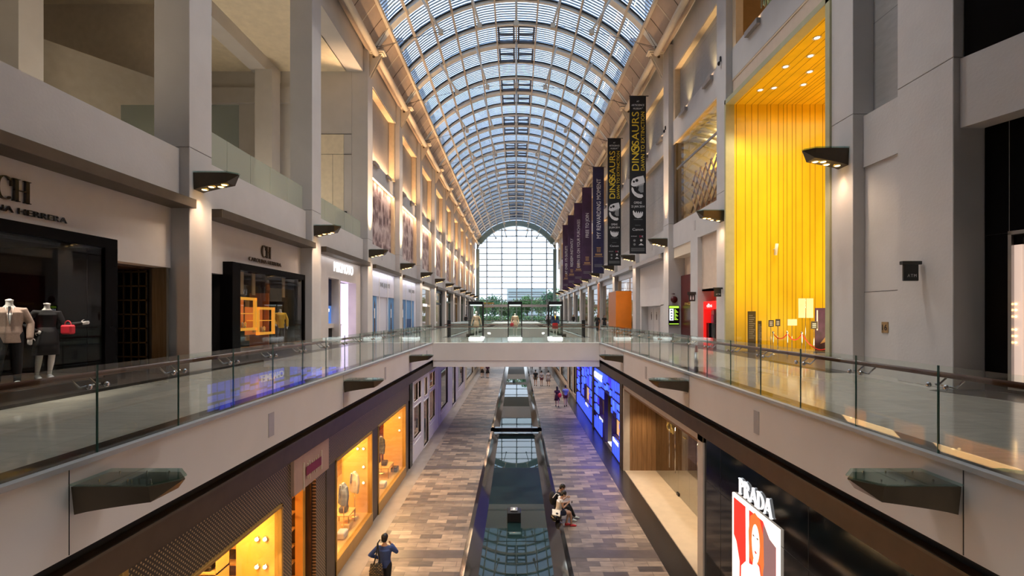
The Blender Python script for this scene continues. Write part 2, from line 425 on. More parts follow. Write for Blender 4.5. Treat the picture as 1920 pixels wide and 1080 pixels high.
# bands, strips, murals and grey panels, bay by bay
def mural_mat(seed):
    m = mat('sepia_mural', (.62, .50, .46), .6); n, bs = nodes_of(m)
    g = n.nodes.new('ShaderNodeNewGeometry')
    mp = n.nodes.new('ShaderNodeMapping'); mp.inputs['Location'].default_value = (0, seed*3.7, seed*1.3); mp.inputs['Scale'].default_value = (1, 1.2, 1.0)
    n.links.new(g.outputs['Position'], mp.inputs[0])
    z = n.nodes.new('ShaderNodeTexNoise'); z.inputs['Scale'].default_value = .8; z.inputs['Detail'].default_value = 8; z.inputs['Roughness'].default_value = .7
    n.links.new(mp.outputs[0], z.inputs['Vector'])
    vo = n.nodes.new('ShaderNodeTexVoronoi'); vo.distance = 'CHEBYCHEV'; vo.inputs['Scale'].default_value = .9; vo.inputs['Randomness'].default_value = .5
    sp = n.nodes.new('ShaderNodeSeparateXYZ'); cb = n.nodes.new('ShaderNodeCombineXYZ'); n.links.new(mp.outputs[0], sp.inputs[0])
    n.links.new(sp.outputs['Y'], cb.inputs['X']); n.links.new(sp.outputs['Z'], cb.inputs['Y']); n.links.new(cb.outputs[0], vo.inputs['Vector'])
    mx = n.nodes.new('ShaderNodeMix'); mx.data_type = 'FLOAT'; mx.inputs[0].default_value = .38
    n.links.new(z.outputs['Fac'], mx.inputs[2]); n.links.new(vo.outputs['Distance'], mx.inputs[3])
    r = n.nodes.new('ShaderNodeValToRGB'); e = r.color_ramp.elements
    e[0].position = .38; e[0].color = (.16, .10, .10, 1); e[1].position = .53; e[1].color = (.66, .55, .52, 1)
    x = e.new(.45); x.color = (.42, .31, .29, 1)
    n.links.new(mx.outputs[0], r.inputs[0]); n.links.new(r.outputs[0], bs.inputs['Base Color']); return m
M['litreveal'] = mat('lamplit_cream_reveal', (.74, .58, .38), .5)  # cream trim with the warm lamplight on it put into the colour
M['warmstrip'] = glow('warm_light_strip', (1., .62, .3), 5)
def uplight(s, x, y, z, lab):
    t = thing('wall_uplight', lab, 'wall light', (s*x, y, z))
    MB().bbox(-s*.18, 0, -.55, .55, -.14, .10, 'alu2').build('housing', t)
    MB().box(-s*.16, -s*.02, -.5, .5, .101, .106, 'warmstrip').build('lamp_strip', t)
for k in range(2, 12):
    y0 = CL[k+1]+1.05; y1 = (CL[k+2] if k < 11 else YE)
    b = MB(); b.box(-10.0, -10.6, y0, y1, 5.05, 6.62, 'plaster'); struct('wall_band', b)
    b = MB(); b.box(-10.15, -10.6, y0, y1, 11.4, 12.65, 'plaster'); struct('wall_band', b)
    b = MB(); b.box(-10.45, -10.7, y0, y1, 12.65, 17.5, 'panelgrey'); struct('wall_panel', b)
    b = MB(); b.box(-10.42, -10.6, y0+.35, y1-.3, 6.62, 11.4, 'plaster'); struct('wall_backing', b)
    b = MB(); b.box(-10.02, -10.44, y1-.42, y1-.002, 12.65, 17.5, 'litreveal'); b.box(-10.02, -10.29, y1-.3, y1-.002, 6.64, 11.4, 'litreveal'); b.box(-9.97, -10.44, y0, y1-.42, 17.38, 17.499, 'litreveal'); struct('trim_6', b)
    t = MB(); t.bbox(-10.3, -10.4, y0+.0, y1-.31, 6.68, 11.34, mural_mat(k), .01)
    o = t.build('mural'); o.location = (0, 0, 0)
    tag(o, 'sepia printed photo mural above the shops, %s panel from the glass end wall' % ORD[11-k], 'mural', 'photo murals')
    b = MB(); b.box(-10.12, -10.22, y0+.05, y1-.05, 11.33, 11.385, 'warmstrip'); o = b.build('mural_light')
    tag(o, 'thin warm light strip over the %s photo mural from the glass end wall' % ORD[11-k], 'light strip', 'mural light strips')
    light('AREA', (-10.02, (y0+y1)/2, 11.25), 45, (1, .66, .48), .12, y1-y0-.6, rot=(0, math.radians(16), 0))
    for q, f in enumerate((.3, .75)):
        uplight(-1, 10.15, y0+(y1-y0)*f, 12.5, 'warm uplight above the %s mural from the glass end, %s one' % (ORD[11-k], ('camera-side', 'far')[q]))
    light('AREA', (-10.06, (y0+y1)/2, 12.75), 140, (1, .58, .30), .12, y1-y0-1.5, rot=(PI, math.radians(-10), 0))
for s, X, z in ((-1, 10.0, 5.75), (1, 10.15, 6.5)):
    for k in range(0, 4):
        b = MB(); y = 10.2+BAY*k
        if s > 0 and k < 2: continue
        b.bbox(s*(X-.012), s*(X+.01), y, y+.22, z, z+.55, 'plate', .004); o = b.build('cover_plate')
        tag(o, 'flat grey cover plate on the %s-side band, %s from the camera end' % (side(s), ORD[k]), 'cover plate')
# strips of dark metal below the band
for k in range(-1, 12):
    y0 = CL[k+1]+1.35; y1 = (CL[k+2]+.1 if k < 11 else YE)
    b = MB(); b.bbox(-9.5, -10.2, y0 if k > -1 else -5, y1, 4.85, 5.12, 'bronze2', .01); o = b.build('metal_channel')
    o['kind'] = 'structure'; o.name = 'trim_3'
for k in range(3, 12):
    b = MB(); b.bbox(9.6, 10.3, CR[k]+1.3, CR[k+1]+.1, 5.5, 5.8, 'alu', .01); o = b.build('trim_4'); o['kind'] = 'structure'
b = MB(); b.bbox(9.6, 10.3, CR[12]+1.3, YE, 5.5, 5.8, 'alu', .01); o = b.build('trim_4'); o['kind'] = 'structure'
# ------------------------------------------------------------------ banner-side upper walls
M['panelsilver'] = brick_mat('silver_grey_panel', (.40, .40, .39), (.37, .37, .365), (.2, .2, .2), 4.1, 3.4, .012, .38, 0, .2, 'YZ', .2)
for k in range(0, 13):
    # bay 0 = between the pier and first column, bay 1 = portal bay ...
    y0 = 12.55 if k == 0 else CR[k]+1.05; y1 = CR[k+1] if k < 12 else YE
    b = MB(); b.box(10.15, 10.7, y0, y1, 12.75, 14.2, 'plaster'); struct('wall_band', b)
    if k != 1:
        b = MB(); b.box(10.15, 10.8, y0, y1, 6.0, 7.5, 'plaster'); struct('wall_band', b)
    if k != 1:
        b = MB(); b.box(10.5, 10.8, y0, y1, 14.2, 17.5, 'panelsilver'); struct('wall_panel', b)
    if k not in (1, 2):
        b = MB(); b.box(10.45, 10.8, y0, y1, 7.5, 12.75, 'panelsilver'); struct('wall_panel', b)
    # header underside and far reveal, lamplight put into their cream colour
    if k >= 1:
        b = MB(); b.box(10.16, 10.5, y1-.35, y1-.002, 14.2, 17.5, 'litreveal'); b.box(10.16, 10.5, y0, y1-.35, 17.4, 17.499, 'litreveal')
        b.box(10.16, 10.5, y0, y1, 12.66, 12.749, 'litreveal'); struct('trim_5', b)
        for q, f in enumerate((.22, .72)):
            uplight(1, 10.15, y0+(y1-y0)*f, 13.95, 'grey uplight in the %s banner-side bay from the glass end, %s one' % (ORD[12-k], ('camera-side', 'far')[q]))
            light('SPOT', (9.98, y0+(y1-y0)*f, 14.1), 160, (1, .72, .35), rot=(PI, math.radians(14), 0), spot=1.1, blend=.9)
# the joined lower walls between shops and band on the banner side: bays without glass shopfronts
for k in (2, 3):
    y = CR[k]+.5
    t = thing('security_camera', 'small black camera high on the %s banner-side column beyond the yellow hall' % ORD[k-2], 'camera', (XR-.02, y, 13.9))
    MB().bbox(-.06, 0, -.05, .05, -.05, .2, 'darkmetal').build('bracket', t); MB().ell((-.10, 0, -.14), (.065, .065, .11), 'black').build('dome', t)
for yc in (26.0,):
    t = thing('security_camera', 'tiny black camera on the cross wall inside the upper gallery', 'camera', (-18.0, 24.55, 14.3))
    MB().ell((0, 0, 0), (.09, .09, .11), 'black').build('dome', t); MB().bbox(-.06, .06, -.1, .05, .1, .3, 'white').build('bracket', t)
# ------------------------------------------------------------------ the glass vault
ZC, R = 13.0, 11.2
AG = math.radians(48.2); AS = math.radians(58.5)
YR = [31.9 + BAY*k for k in range(-3, 11)]          # main ribs
Y0, Y1 = YR[0], YE
def arc_pts(r, a): return (r*math.sin(a), ZC + r*math.cos(a))
def arc_rib(b, r0, r1, y0, y1, a0, a1, mt, n=24):
    pts = []; fs = []
    for i in range(n+1):
        a = a0 + (a1-a0)*i/n
        for r, y in ((r0, y0), (r1, y0), (r1, y1), (r0, y1)):
            x, z = arc_pts(r, a); pts.append((x, y, z))
    for i in range(n):
        for k in range(4): fs.append((i*4+k, (i+1)*4+k, (i+1)*4+(k+1) % 4, i*4+(k+1) % 4))
    fs += [(0, 1, 2, 3), tuple(reversed(range(n*4, n*4+4)))]
    b.faces(pts, fs, mt)
M['slate'] = mat('slate_frame', (.09, .10, .13), .5)
gl = MB()
for i in range(12):
    a0 = -AG + 2*AG*i/12; a1 = a0 + 2*AG/12 - .0015
    arc_rib(gl, R+.27, R+.30, Y0, Y1, a0, a1, 'roofglass', 2)
roof = struct('ceiling_vault_glazing', gl)
for y in YR:
    b = MB(); arc_rib(b, R, R+.22, y-.29, y+.29, -AS, AS, 'steel_white'); b.build('main_rib', roof)
g2 = MB()
for k, y in enumerate(YR):
    for f in (1, 2):
        yy = y + BAY*f/3
        if yy < Y1:
            b = MB(); arc_rib(b, R+.04, R+.22, yy-.11, yy+.11, -AG, AG, 'steel_white'); b.build('ring_rib', roof)
    for f in (0, 1, 2):
        yy = y + BAY*f/3
        o = .31 if f == 0 else .13
        if yy < Y1: arc_rib(g2, R+.20, R+.26, yy-o-.09, yy-o, -AG, AG, 'darkmetal')  # shadow gap beside each rib, drawn as a dark strip
g2.build('shadow_gap_strip', roof)
for i in range(13):
    a = -AG + 2*AG*i/12; b = MB()
    x, z = arc_pts(R-.02, a); t = Vector((math.cos(a), 0, -math.sin(a))); n_ = Vector((math.sin(a), 0, math.cos(a)))
    h = .055 if i not in (0, 12) else .10
    prof = [Vector((x, Y0, z)) + t*h*sx_ + n_*h2 for sx_, h2 in ((-1, -.08), (1, -.08), (1, .24), (-1, .24))]
    b.prism(prof, (0, Y0, 0), (0, Y1, 0), 'cream'); b.build('purlin', roof)
lv = MB()   # sun louvres above the glass, finer far away left as the same blades
M['blade'] = mat('white_louvre_blade', (.72, .76, .82), .5)
y = Y0
while y < Y1-.3:
    arc_rib(lv, R+.52, R+.55, y, y+.13, -AG, AG, 'blade', 16); y += .29
l = lv.build('louvre', roof)
rf = MB()   # dark opening frames either side of the ridge
for y in YR[0:]:
    for f in (0, 2):
        y0 = y + BAY*f/3 + (.3 if f == 0 else .13); y1 = y + BAY*(f+1)/3 - (.13 if f < 2 else .3)
        if y1 > Y1: continue
        for s in (-1, 1):
            x0, x1 = s*.12, s*1.48; zz = ZC+R+.0
            for xa, xb, ya, yb in ((x0, x0+s*.14, y0, y1), (x1-s*.14, x1, y0, y1), (x0, x1, y0, y0+.16), (x0, x1, y1-.16, y1)):
                rf.box(xa, xb, ya, yb, zz+.02, zz+.18, 'slate')
            rf.box(x0, x1, (y0+y1)/2-.08, (y0+y1)/2+.08, zz+.04, zz+.16, 'slate')
rf.build('roof_light_frame', roof)
# soffit strips and eaves tube along the springing
for s in (-1, 1):
    b = MB(); arc_rib(b, R+.02, R+.3, Y0, Y1, s*AG, s*AS, 'soffit', 4)
    so = struct('ceiling_soffit', b); j = MB()
    y = YR[0]+.6
    for y in YR:
        for f in range(1, 6):
            yy = y + BAY*f/6; wd = .05 if f % 2 == 0 else .015
            if yy < Y1: arc_rib(j, R-.0, R+.03, yy-wd, yy+wd, s*AG, s*(AS-.01), 'cream' if f % 2 == 0 else 'bronze2', 4)
    j.build('panel_joint', so)
    e = MB(); x, z = arc_pts(R-.02, s*AG)
    e.bbox(x-.1, x+.1, Y0, Y1, z-.12, z+.14, 'cream', .02); e.build('eaves_rail', so)
    t = MB()
    for k, y in enumerate(YR[:-1]): t.tube([(s*9.15, y+.35, 18.75), (s*9.15, y+BAY-.35, 18.75)], .20, 'cream', 14)
    t.tube([(s*9.15, YR[-1]+.35, 18.75), (s*9.15, YE, 18.75)], .20, 'cream', 14)
    struct('beam_tube', t)
# roof brackets, cable stays and hanging struts
M['cable'] = mat('steel_cable', (.12, .11, .10), .4, .5)
def bracket(s, y, lab):
    t = thing('roof_bracket', lab, 'bracket', (s*9.63, y, 18.2), 0 if s > 0 else PI)
    b = MB()
    for dy in (-.16, .12):
        b.prism([(0, dy, -.9), (0, dy, .72), (-.85, dy, .72)], (0, 0, 0), (0, .04, 0), 'cream')
    b.build('haunch_plate', t)
    MB().bbox(-1.0, .02, -.36, .36, .70, .82, 'cream', .02).build('bearing_plate', t)
    MB().bbox(-.90, 0, -.26, .26, .62, .70, 'cream', .01).build('lower_plate', t)
    b = MB(); b.tube([(-.28, -.19, .42), (-.28, .19, .42)], .09, 'bronze', 12); b.build('pin', t)
    MB().bbox(-.45, -.25, -.08, .08, .82, 1.25, 'bronze', .02).build('shoe', t)
    b = MB(); b.tube([(-.35, -1.1, 1.02), (-.35, 1.1, 1.02)], .025, 'cream', 6); b.build('tie_rod', t)
    return t
proto = None
for k, y in enumerate(YR[2:]):
    for s in (-1, 1):
        lab = 'cream steel roof bracket on the %s-side wall, %s from the glass end wall' % (side(s), ORD[len(YR[2:])-1-k] if len(YR[2:])-1-k < 13 else 'last')
        if proto is None: proto = bracket(s, y, lab)
        else: dup(proto, (s*9.63, y, 18.2), lab, 0 if s > 0 else PI)
HS = [(-4.98, 20.4), (-2.42, 20.8), (0, 20.95), (2.42, 20.8), (4.98, 20.4)]
NM = ['second row off the centre, mural side', 'first row off the centre, mural side', 'centre row', 'first row off the centre, banner side', 'second row off the centre, banner side']
for k, y in enumerate(YR[2:]):
    for i, (x, z) in enumerate(HS):
        d = Vector((x, 0, z-ZC)).normalized(); top = d*(R+.05)
        b = MB(); b.tube([(x, y, z), (top.x, y-.9, ZC+top.z)], .075, 'steel_white', 8); o = b.build('hanging_strut', roof)
        MB().bbox(x-.16, x+.16, y-.10, y+.10, z-.24, z+.12, 'cream', .03).build('end_block', o)
    b = MB(); P = [(-9.35, 19.3)] + HS + [(9.35, 19.3)]
    for a, c in zip(P, P[1:]): b.tube([(a[0], y, a[1]), (c[0], y, c[1])], .016, 'cable', 5)
    for s in (-1, 1):
        for dy in (-.9, .9): b.tube([(s*9.3, y, 19.2), (s*8.2, y+dy, 20.1)], .014, 'cable', 5)
    b.build('cable_stay', roof)
# ------------------------------------------------------------------ glass end wall and the outside
M['mullion'] = mat('grey_steel_mullion', (.22, .24, .25), .4, .3)
M['green_end'] = mat('grey_green_surround', (.20, .27, .25), .4)
wb = MB()
M['endglass'] = glass('end_wall_glass', (.52, .55, .565), .03)
wb.poly([(x, YE+.03, z) for x, z in [(-9.65, 0), (9.65, 0)] + [(9.65, 18.4)] + [arc_pts(R, math.radians(a)) for a in range(56, -57, -4)] + [(-9.65, 18.4)]], 'endglass')
wn = struct('window_1', wb)
b = MB()
for i in range(-2, 3): 
    x = i*3.62+.1; zt = ZC + math.sqrt(R*R-x*x); b.box(x-.10, x+.10, YE-.25, YE+.02, 0, zt, 'mullion')
b.build('mullion', wn); b = MB()
z = 5.2
while z < 23.5:
    xx = 9.6 if z < 18.5 else math.sqrt(max(.1, R*R-(z-ZC)**2))
    b.box(-xx, xx, YE-.05, YE+.02, z-.075, z+.075, 'mullion')
    for i in range(-2, 3):
        if abs(i*3.62) < xx: b.bbox(i*3.62+.12, i*3.62+.42, YE-.12, YE-.04, z-.02, z+.14, 'mullion', .01)
    z += 1.41
b.build('transom', wn)
b = MB(); arc_rib(b, R-1.1, R+.1, YE-1.2, YE-.2, -math.radians(56), math.radians(56), 'green_end', 30)
for s in (-1, 1): b.box(s*8.9, s*9.7, YE-1.0, YE-.2, 0, 17.5, 'green_end')
b.build('surround', wn)
M['soffit2'] = mat('door_canopy', (.33, .29, .27), .5)
b = MB(); b.box(-9.6, 9.6, YE-.4, YE+.1, 3.55, 4.15, 'soffit2')
b.build('door_canopy', wn)
b = MB()
for x in range(-8, 9, 2): b.box(x-.05, x+.05, YE-.3, YE-.2, 0, 3.55, 'mullion')
b.box(-8, 8, YE-.3, YE-.2, 2.6, 2.68, 'mullion'); b.build('door_frame', wn)
# outside: paving, trees, far building
M['paving'] = mat('bright_paving', (.55, .56, .55), .7)
b = MB(); b.box(-80, 80, YE+.6, 230, -.3, -.02, 'paving'); struct('ground_outside', b)
M['leaf'] = [mat('leaf_green', (.22, .42, .17), .7, var=.5, scale=2.5), mat('leaf_pale', (.34, .48, .27), .7, var=.5, scale=2.5), mat('leaf_dark', (.12, .28, .15), .7, var=.5, scale=2.5)]
M['bark'] = mat('bark', (.14, .11, .08), .8)
def tree(x, y, h, r, mi, lab):
    t = thing('street_tree', lab, 'tree', (x, y, 0)); rr = random.Random(int(x*10+y)); b = MB()
    b.limb([(0, 0, 0), (.1, 0, h*.3), (.05, .1, h*.55)], [.22, .17, .1], 'bark'); b.build('trunk', t)
    b = MB()
    for i in range(1300):
        a = rr.random()*2*PI; e = math.acos(1-2*rr.random()); q = r*(.55+.45*rr.random())*(.85+.3*math.sin(3*a+x))
        c = Vector((q*math.sin(e)*math.cos(a), q*math.sin(e)*math.sin(a), max(1.0, h*.55 + q*1.0*math.cos(e))))
        u = Vector((rr.uniform(-1, 1), rr.uniform(-1, 1), rr.uniform(-1, 1))).normalized()*rr.uniform(.18, .42); v_ = u.orthogonal().normalized()*rr.uniform(.12, .3)
        b.poly([c-u, c-v_, c+u, c+v_], M['leaf'][mi])
    b.build('crown', t)
TR = [(-9.5, 131, 6.6, 2.6, 0), (-6.2, 136, 7.6, 3.0, 2), (-3.0, 129, 5.6, 2.3, 1), (.4, 134, 6.2, 2.6, 0), (2.9, 130, 8.0, 2.3, 0), (6.9, 136, 7.6, 2.4, 1), (9.2, 128, 9.4, 3.0, 2), (12.5, 132, 10.5, 3.4, 0), (-15.5, 134, 8.8, 3.0, 1)]
for i, (x, y, h, r, mi) in enumerate(TR):
    tree(x, y, h, r, mi, '%s tree outside the glass end wall, %s counted from the %s side' % (('mid green leafy', 'pale green leafy', 'dark green leafy')[mi], ORD[sorted(q[0] for q in TR).index(x)], 'mural'))
b = MB(); rr = random.Random(3)
for i in range(2500):
    c = Vector((rr.uniform(-20, 20), rr.uniform(123.2, 126), rr.uniform(0, 1.3))); u = Vector((rr.uniform(-1, 1), rr.uniform(-1, 1), rr.uniform(-1, 1))).normalized()*.3; v_ = u.orthogonal().normalized()*.2
    b.poly([c-u, c-v_, c+u, c+v_], M['leaf'][rr.choice((0, 1, 2))])
o = b.build('low_hedge'); tag(o, 'low leafy green hedge outside the glass end wall', 'hedge', kind='stuff')
M['tower'] = brick_mat('blue_grey_tower_facade', (.16, .20, .26), (.13, .17, .23), (.34, .38, .42), 3.2, 3.4, .35, .4, 0, .2, 'YZ')
for s in (-1, 1):
    for k in range(2):
        t = thing('tower_block', 'blue-grey tower facade seen through the roof glass, %s side, %s from the camera end' % (side(s), ORD[k]), 'building', (s*17, 20+52*k, 19.95))
        MB().box(0, s*14, 0, 44, 0, (25, 23, 27)[k], 'tower').build('wall', t)
        b = MB()
        for q in range(6): b.box(-s*.2, 0, .5, 43.5, 2+3.6*q, 2.5+3.6*q, 'alu')
        b.build('ledge', t)
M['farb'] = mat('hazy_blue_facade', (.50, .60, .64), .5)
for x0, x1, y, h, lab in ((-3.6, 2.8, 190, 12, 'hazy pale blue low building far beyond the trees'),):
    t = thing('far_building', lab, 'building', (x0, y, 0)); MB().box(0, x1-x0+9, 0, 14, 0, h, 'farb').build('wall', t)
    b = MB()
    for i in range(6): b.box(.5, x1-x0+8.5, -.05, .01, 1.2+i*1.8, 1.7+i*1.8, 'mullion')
    b.build('window_band', t)
t = thing('yellow_canopy', 'small orange-yellow kiosk roof outside the glass end wall', 'kiosk', (-7.6, 120.9, 0))
b = MB(); b.bbox(-2, 2, -1, 1, 4.4, 4.7, mat('orange_canopy', (.75, .36, .06), .5), .03); b.bbox(-1.5, 2, -1, 1, 3.5, 3.7, mat('orange_canopy', (.75, .36, .06), .5), .03); b.build('canopy_roof', t)
b = MB()
for x in (-1.8, 1.8): b.box(x-.05, x+.05, -.05, .05, 0, 4.4, 'mullion')
b.build('post', t)
# ------------------------------------------------------------------ wedge lamps
def wedge(name, lab, L, H, D, lit, cat='wall lamp'):
    """points along local -x from the wall at x=0; D along y; lamp body hangs below z=0"""
    t = thing(name, lab, cat)
    tipx = -L; prof = [(0, 0), (0, -H), (-.18*L, -H*.93), (-.55*L, -H*.62), (-.78*L, -H*.42), (-.93*L, -.02), (-.93*L, 0)]
    b = MB()
    # two tapered side plates and an underside: front plate is longer in the middle (boat shaped)
    n = 8; top = []; bot = []
    def half(x): return D*.5*(1 if x > -.80*L else max(.12, 1-((-x-.80*L)/(.20*L))*.9))
    xs = [0, -.12*L, -.25*L, -.40*L, -.55*L, -.68*L, -.80*L, -.90*L, -L]
    def zb(x):
        q = -x/L; return -H*(1-.52*q**.8) if q < .8 else -H*(1-.52*.8**.8)*(1-(q-.8)/.2*.93)
    pts = []; fs = []
    for x in xs:
        h = half(x); z1 = zb(x); pts += [(x, -h, 0), (x, h, 0), (x, h*.86, z1), (x, -h*.86, z1)]
    for i in range(len(xs)-1):
        for k in range(4): fs.append((i*4+k, (i+1)*4+k, (i+1)*4+(k+1) % 4, i*4+(k+1) % 4))
    fs += [(0, 1, 2, 3), tuple(reversed(range(len(xs)*4-4, len(xs)*4)))]
    b.faces(pts, fs, 'lampbody'); b.build('body', t)
    g = MB(); top = [(x, half(x)+.03) for x in xs]
    prof = [(x, -h, .02) for x, h in top] + [(x, h, .02) for x, h in reversed(top)]
    g.prism(prof, (0, 0, 0), (0, 0, .016), 'lampglass'); g.build('glass_cover', t)
    if not lit:
        for x in (-.2*L, -.5*L, -.75*L):
            for s in (-1, 1): MB().box(x-.006, x+.006, s*D*.28-.006, s*D*.28+.006, 0, .05, 'chrome').build('fixing_pin', t)
    if lit:
        for x, y in ((-.14*L, 0), (-.36*L, D*.18), (-.52*L, -D*.1), (-.66*L, D*.1)):
            z = zb(x); q = MB(); q.ell((x, y, z-.0), (.085, .085, .03), 'bulb', 12, 6); q.build('bulb', t)
            q = MB(); q.lathe((x, y), [(.09, z-.012), (.115, z-.012), (.115, z+.05), (.09, z+.05)], 'gold', 14); q.build('bulb_ring', t)
    return t
M['lampbody'] = mat('dark_bronze_lamp', (.075, .058, .038), .38, .5, var=.1)
lp = None
for s, CC, X, z in ((-1, CL, XL, 5.95), (1, CR, XR, 6.64)):
    for k, y in enumerate(CC):
        if k == 0: continue
        lab = 'wedge-shaped bronze downlight on a %s-side column, %s from the glass end wall' % (side(s), ORD[12-k])
        loc = (s*X, y+.42, z)
        if lp is None: lp = wedge('column_lamp', lab, 1.22, .50, .52, True); lp.location = loc; lp.rotation_euler = (0, 0, 0 if s > 0 else PI); 
        else: dup(lp, loc, lab, 0 if s > 0 else PI)
        light('SPOT', (s*(X-.20), y+.42, z-.50), 55, (1, .55, .28), rot=(0, -s*math.radians(10), 0), spot=.9, blend=.9, radius=.06)
        light('SPOT', (s*(X-.95), y+.42, z-.42), 90, (1, .74, .52), rot=(0, -s*math.radians(12), 0), spot=2.3, blend=.9, radius=.12)
        if k > 2: light('SPOT', (s*(X-.75), y+.42, z+.12), 5200 if s < 0 else 1500, (1, .62, .32), rot=(PI, s*math.radians(7), 0), spot=.75, blend=1., radius=.2)
lp2 = None
for s in (-1, 1):
    for k in range(0, 11):
        y = 5.42 + BAY*k + .26
        if 29 < y < 36 or 60 < y < 67 or y > 95: continue
        lab = 'wedge-shaped bronze lamp with glass top on the %s-side walkway edge, %s from the camera end' % (side(s), ORD[k])
        loc = (s*4.99, y, -.23)
        if lp2 is None: lp2 = wedge('edge_lamp', lab, 1.08, .33, .52, False); lp2.location = loc; lp2.rotation_euler = (0, 0, 0 if s > 0 else PI)
        else: dup(lp2, loc, lab, 0 if s > 0 else PI)
# ------------------------------------------------------------------ glass balustrades
def clamp_mb():
    b = MB()
    for dy in (-.12, .12):
        b.tube([(0, dy*.3, 0), (.1, dy, -.03), (.2, dy, .06)], .012, 'chrome', 8); b.ell((-.015, dy, -.02), (.03, .035, .035), 'chrome', 10, 6)
    return b
def balustrade(s, y0, y1, lab, ys=None):
    t = thing('glass_balustrade', lab, 'balustrade', (s*5.08, 0, 0))
    n = max(1, round((y1-y0)/1.42)); ys = ys or [y0+(y1-y0)*i/n for i in range(n+1)]
    for a, c in zip(ys, ys[1:]):
        p = MB(); p.box(-.009, .009, a+.006, c-.006, -.0, 1.09, 'glass'); q = p.build('glass_pane', t)
        e = MB(); e.box(-.0095, .0095, a+.004, a+.007, 0, 1.09, 'glassedge'); e.box(-.0095, .0095, c-.007, c-.004, 0, 1.09, 'glassedge'); e.build('pane_edge', q)
    r = MB(); r.tube([(s*.25, y0, .95), (s*.25, y1, .95)], .035, 'wood_rail', 12); r.build('handrail', t)
    c0 = clamp_mb()
    me = None
    for a in ys[1:-1]:
        if me is None: o = c0.build('rail_clamp', t); me = o.data
        else: o = bpy.data.objects.new('rail_clamp', me); C.objects.link(o); o.parent = t
        o.location = (0, a, .86); o.scale = (s, 1, 1)
    return t
yL = [5.86+1.41*k for k in range(-4, 17)]
for s in (-1, 1):
    off = 0 if s < 0 else -.04
    ys = [y+off for y in yL if y < 28.6] + [29.02]
    balustrade(s, ys[0], ys[-1], 'frameless glass balustrade with brown handrail along the %s-side walkway before the bridge' % side(s), ys)
    balustrade(s, 36.0, 60.0, 'frameless glass balustrade with brown handrail along the %s-side walkway beyond the bridge' % side(s))
def cross_bal(y, lab, s=1):
    t = thing('glass_balustrade', lab, 'balustrade', (0, y, 0))
    for i in range(7):
        a = -5.0+i*10/7; MB().box(a+.008, a+10/7-.008, -.009, .009, 0, 1.09, 'glass').build('glass_pane', t)
    r = MB(); r.tube([(-5, s*.25, .95), (5, s*.25, .95)], .03, 'wood_rail', 10); r.build('handrail', t)
    return t
cross_bal(29.08, 'glass balustrade across the bridge edge facing the camera')
cross_bal(35.9, 'glass balustrade along the back edge of the bridge behind the display cases', -1)
cross_bal(60.1, 'glass balustrade across the second bridge far behind the display cases')
for s in (-1, 1):
    o = MB().bbox(s*5.0-.12, s*5.0+.12, 35.9, 36.2, 0, 1.3, 'darkmetal', .02).build('balustrade_post')
    tag(o, 'short dark post at the back corner of the bridge, %s side' % side(s), 'post')
# ------------------------------------------------------------------ display cases with mannequins on the bridge
CASES = [(-2.80, 'a cream dress mannequin'), (-.09, 'a headless mannequin and red bag'), (2.72, 'a red-skirted mannequin')]
for x, d in CASES:
    t = thing('display_case', 'dark-framed glass display case on the bridge with ' + d, 'display case', (x, 33.9, 0))
    b = MB()
    for sx_ in (-1, 1):
        for sy_ in (-1, 1): b.bbox(sx_*.47-.03, sx_*.47+.03, sy_*.47-.03, sy_*.47+.03, .14, 2.6, 'darkmetal')
    b.build('frame', t)
    MB().bbox(-.5, .5, -.5, .5, 2.4, 2.62, 'darkmetal').build('top', t); MB().bbox(-.46, .46, -.46, .46, .13, .2, 'white').build('plinth', t)
    MB().bbox(-.5, .5, -.5, .5, .01, .13, 'caselit').build('light_base', t)
    MB().box(-.40, .40, -.44, .44, 2.33, 2.39, 'caselit').build('light_panel', t)
    b = MB(); b.box(-.44, .44, -.475, -.465, .2, 2.4, 'glass'); b.box(-.44, .44, .465, .475, .2, 2.4, 'glass'); b.build('glass', t)
for x, d_ in CASES: light('SPOT', (x, 33.7, 2.3), 34, (1, .95, .9), spot=1.2, radius=.1)  # spots added inside the cases to brighten the mannequins
# ------------------------------------------------------------------ banners
def banner_base(y, lab, m):
    t = thing('hanging_banner', lab, 'banner', (9.02, y, 6.25), group=None)
    MB().bbox(-.61, .61, -.02, .02, 0, 11.65, m, .005).build('cloth', t)
    b = MB(); b.tube([(-.65, 0, 11.68), (.8, 0, 11.68)], .03, 'darkmetal', 8); b.tube([(-.62, 0, 0), (.62, 0, 0)], .03, 'darkmetal', 8); b.build('pole', t)
    b = MB()
    for x in (-.4, .4): b.tube([(x, 0, 11.7), (x, 0, 13.05)], .008, 'cable', 5)
    b.build('wire', t)
    return t
M['ban_black'] = mat('black_banner', (.008, .009, .012), .6); M['ban_navy'] = mat('navy_banner', (.022, .020, .075), .6, var=.2)
M['ban_plum'] = mat('plum_banner', (.055, .022, .070), .6, var=.3, scale=.6)
M['yel'] = mat('yellow_print', (.85, .62, .04), .6); M['wht'] = mat('white_print', (.80, .80, .82), .6); M['gry'] = mat('grey_print', (.25, .26, .27), .6); M['red'] = mat('red_print', (.6, .05, .12), .6)
U, V_ = Vector((1, 0, 0)), Vector((0, 0, 1))
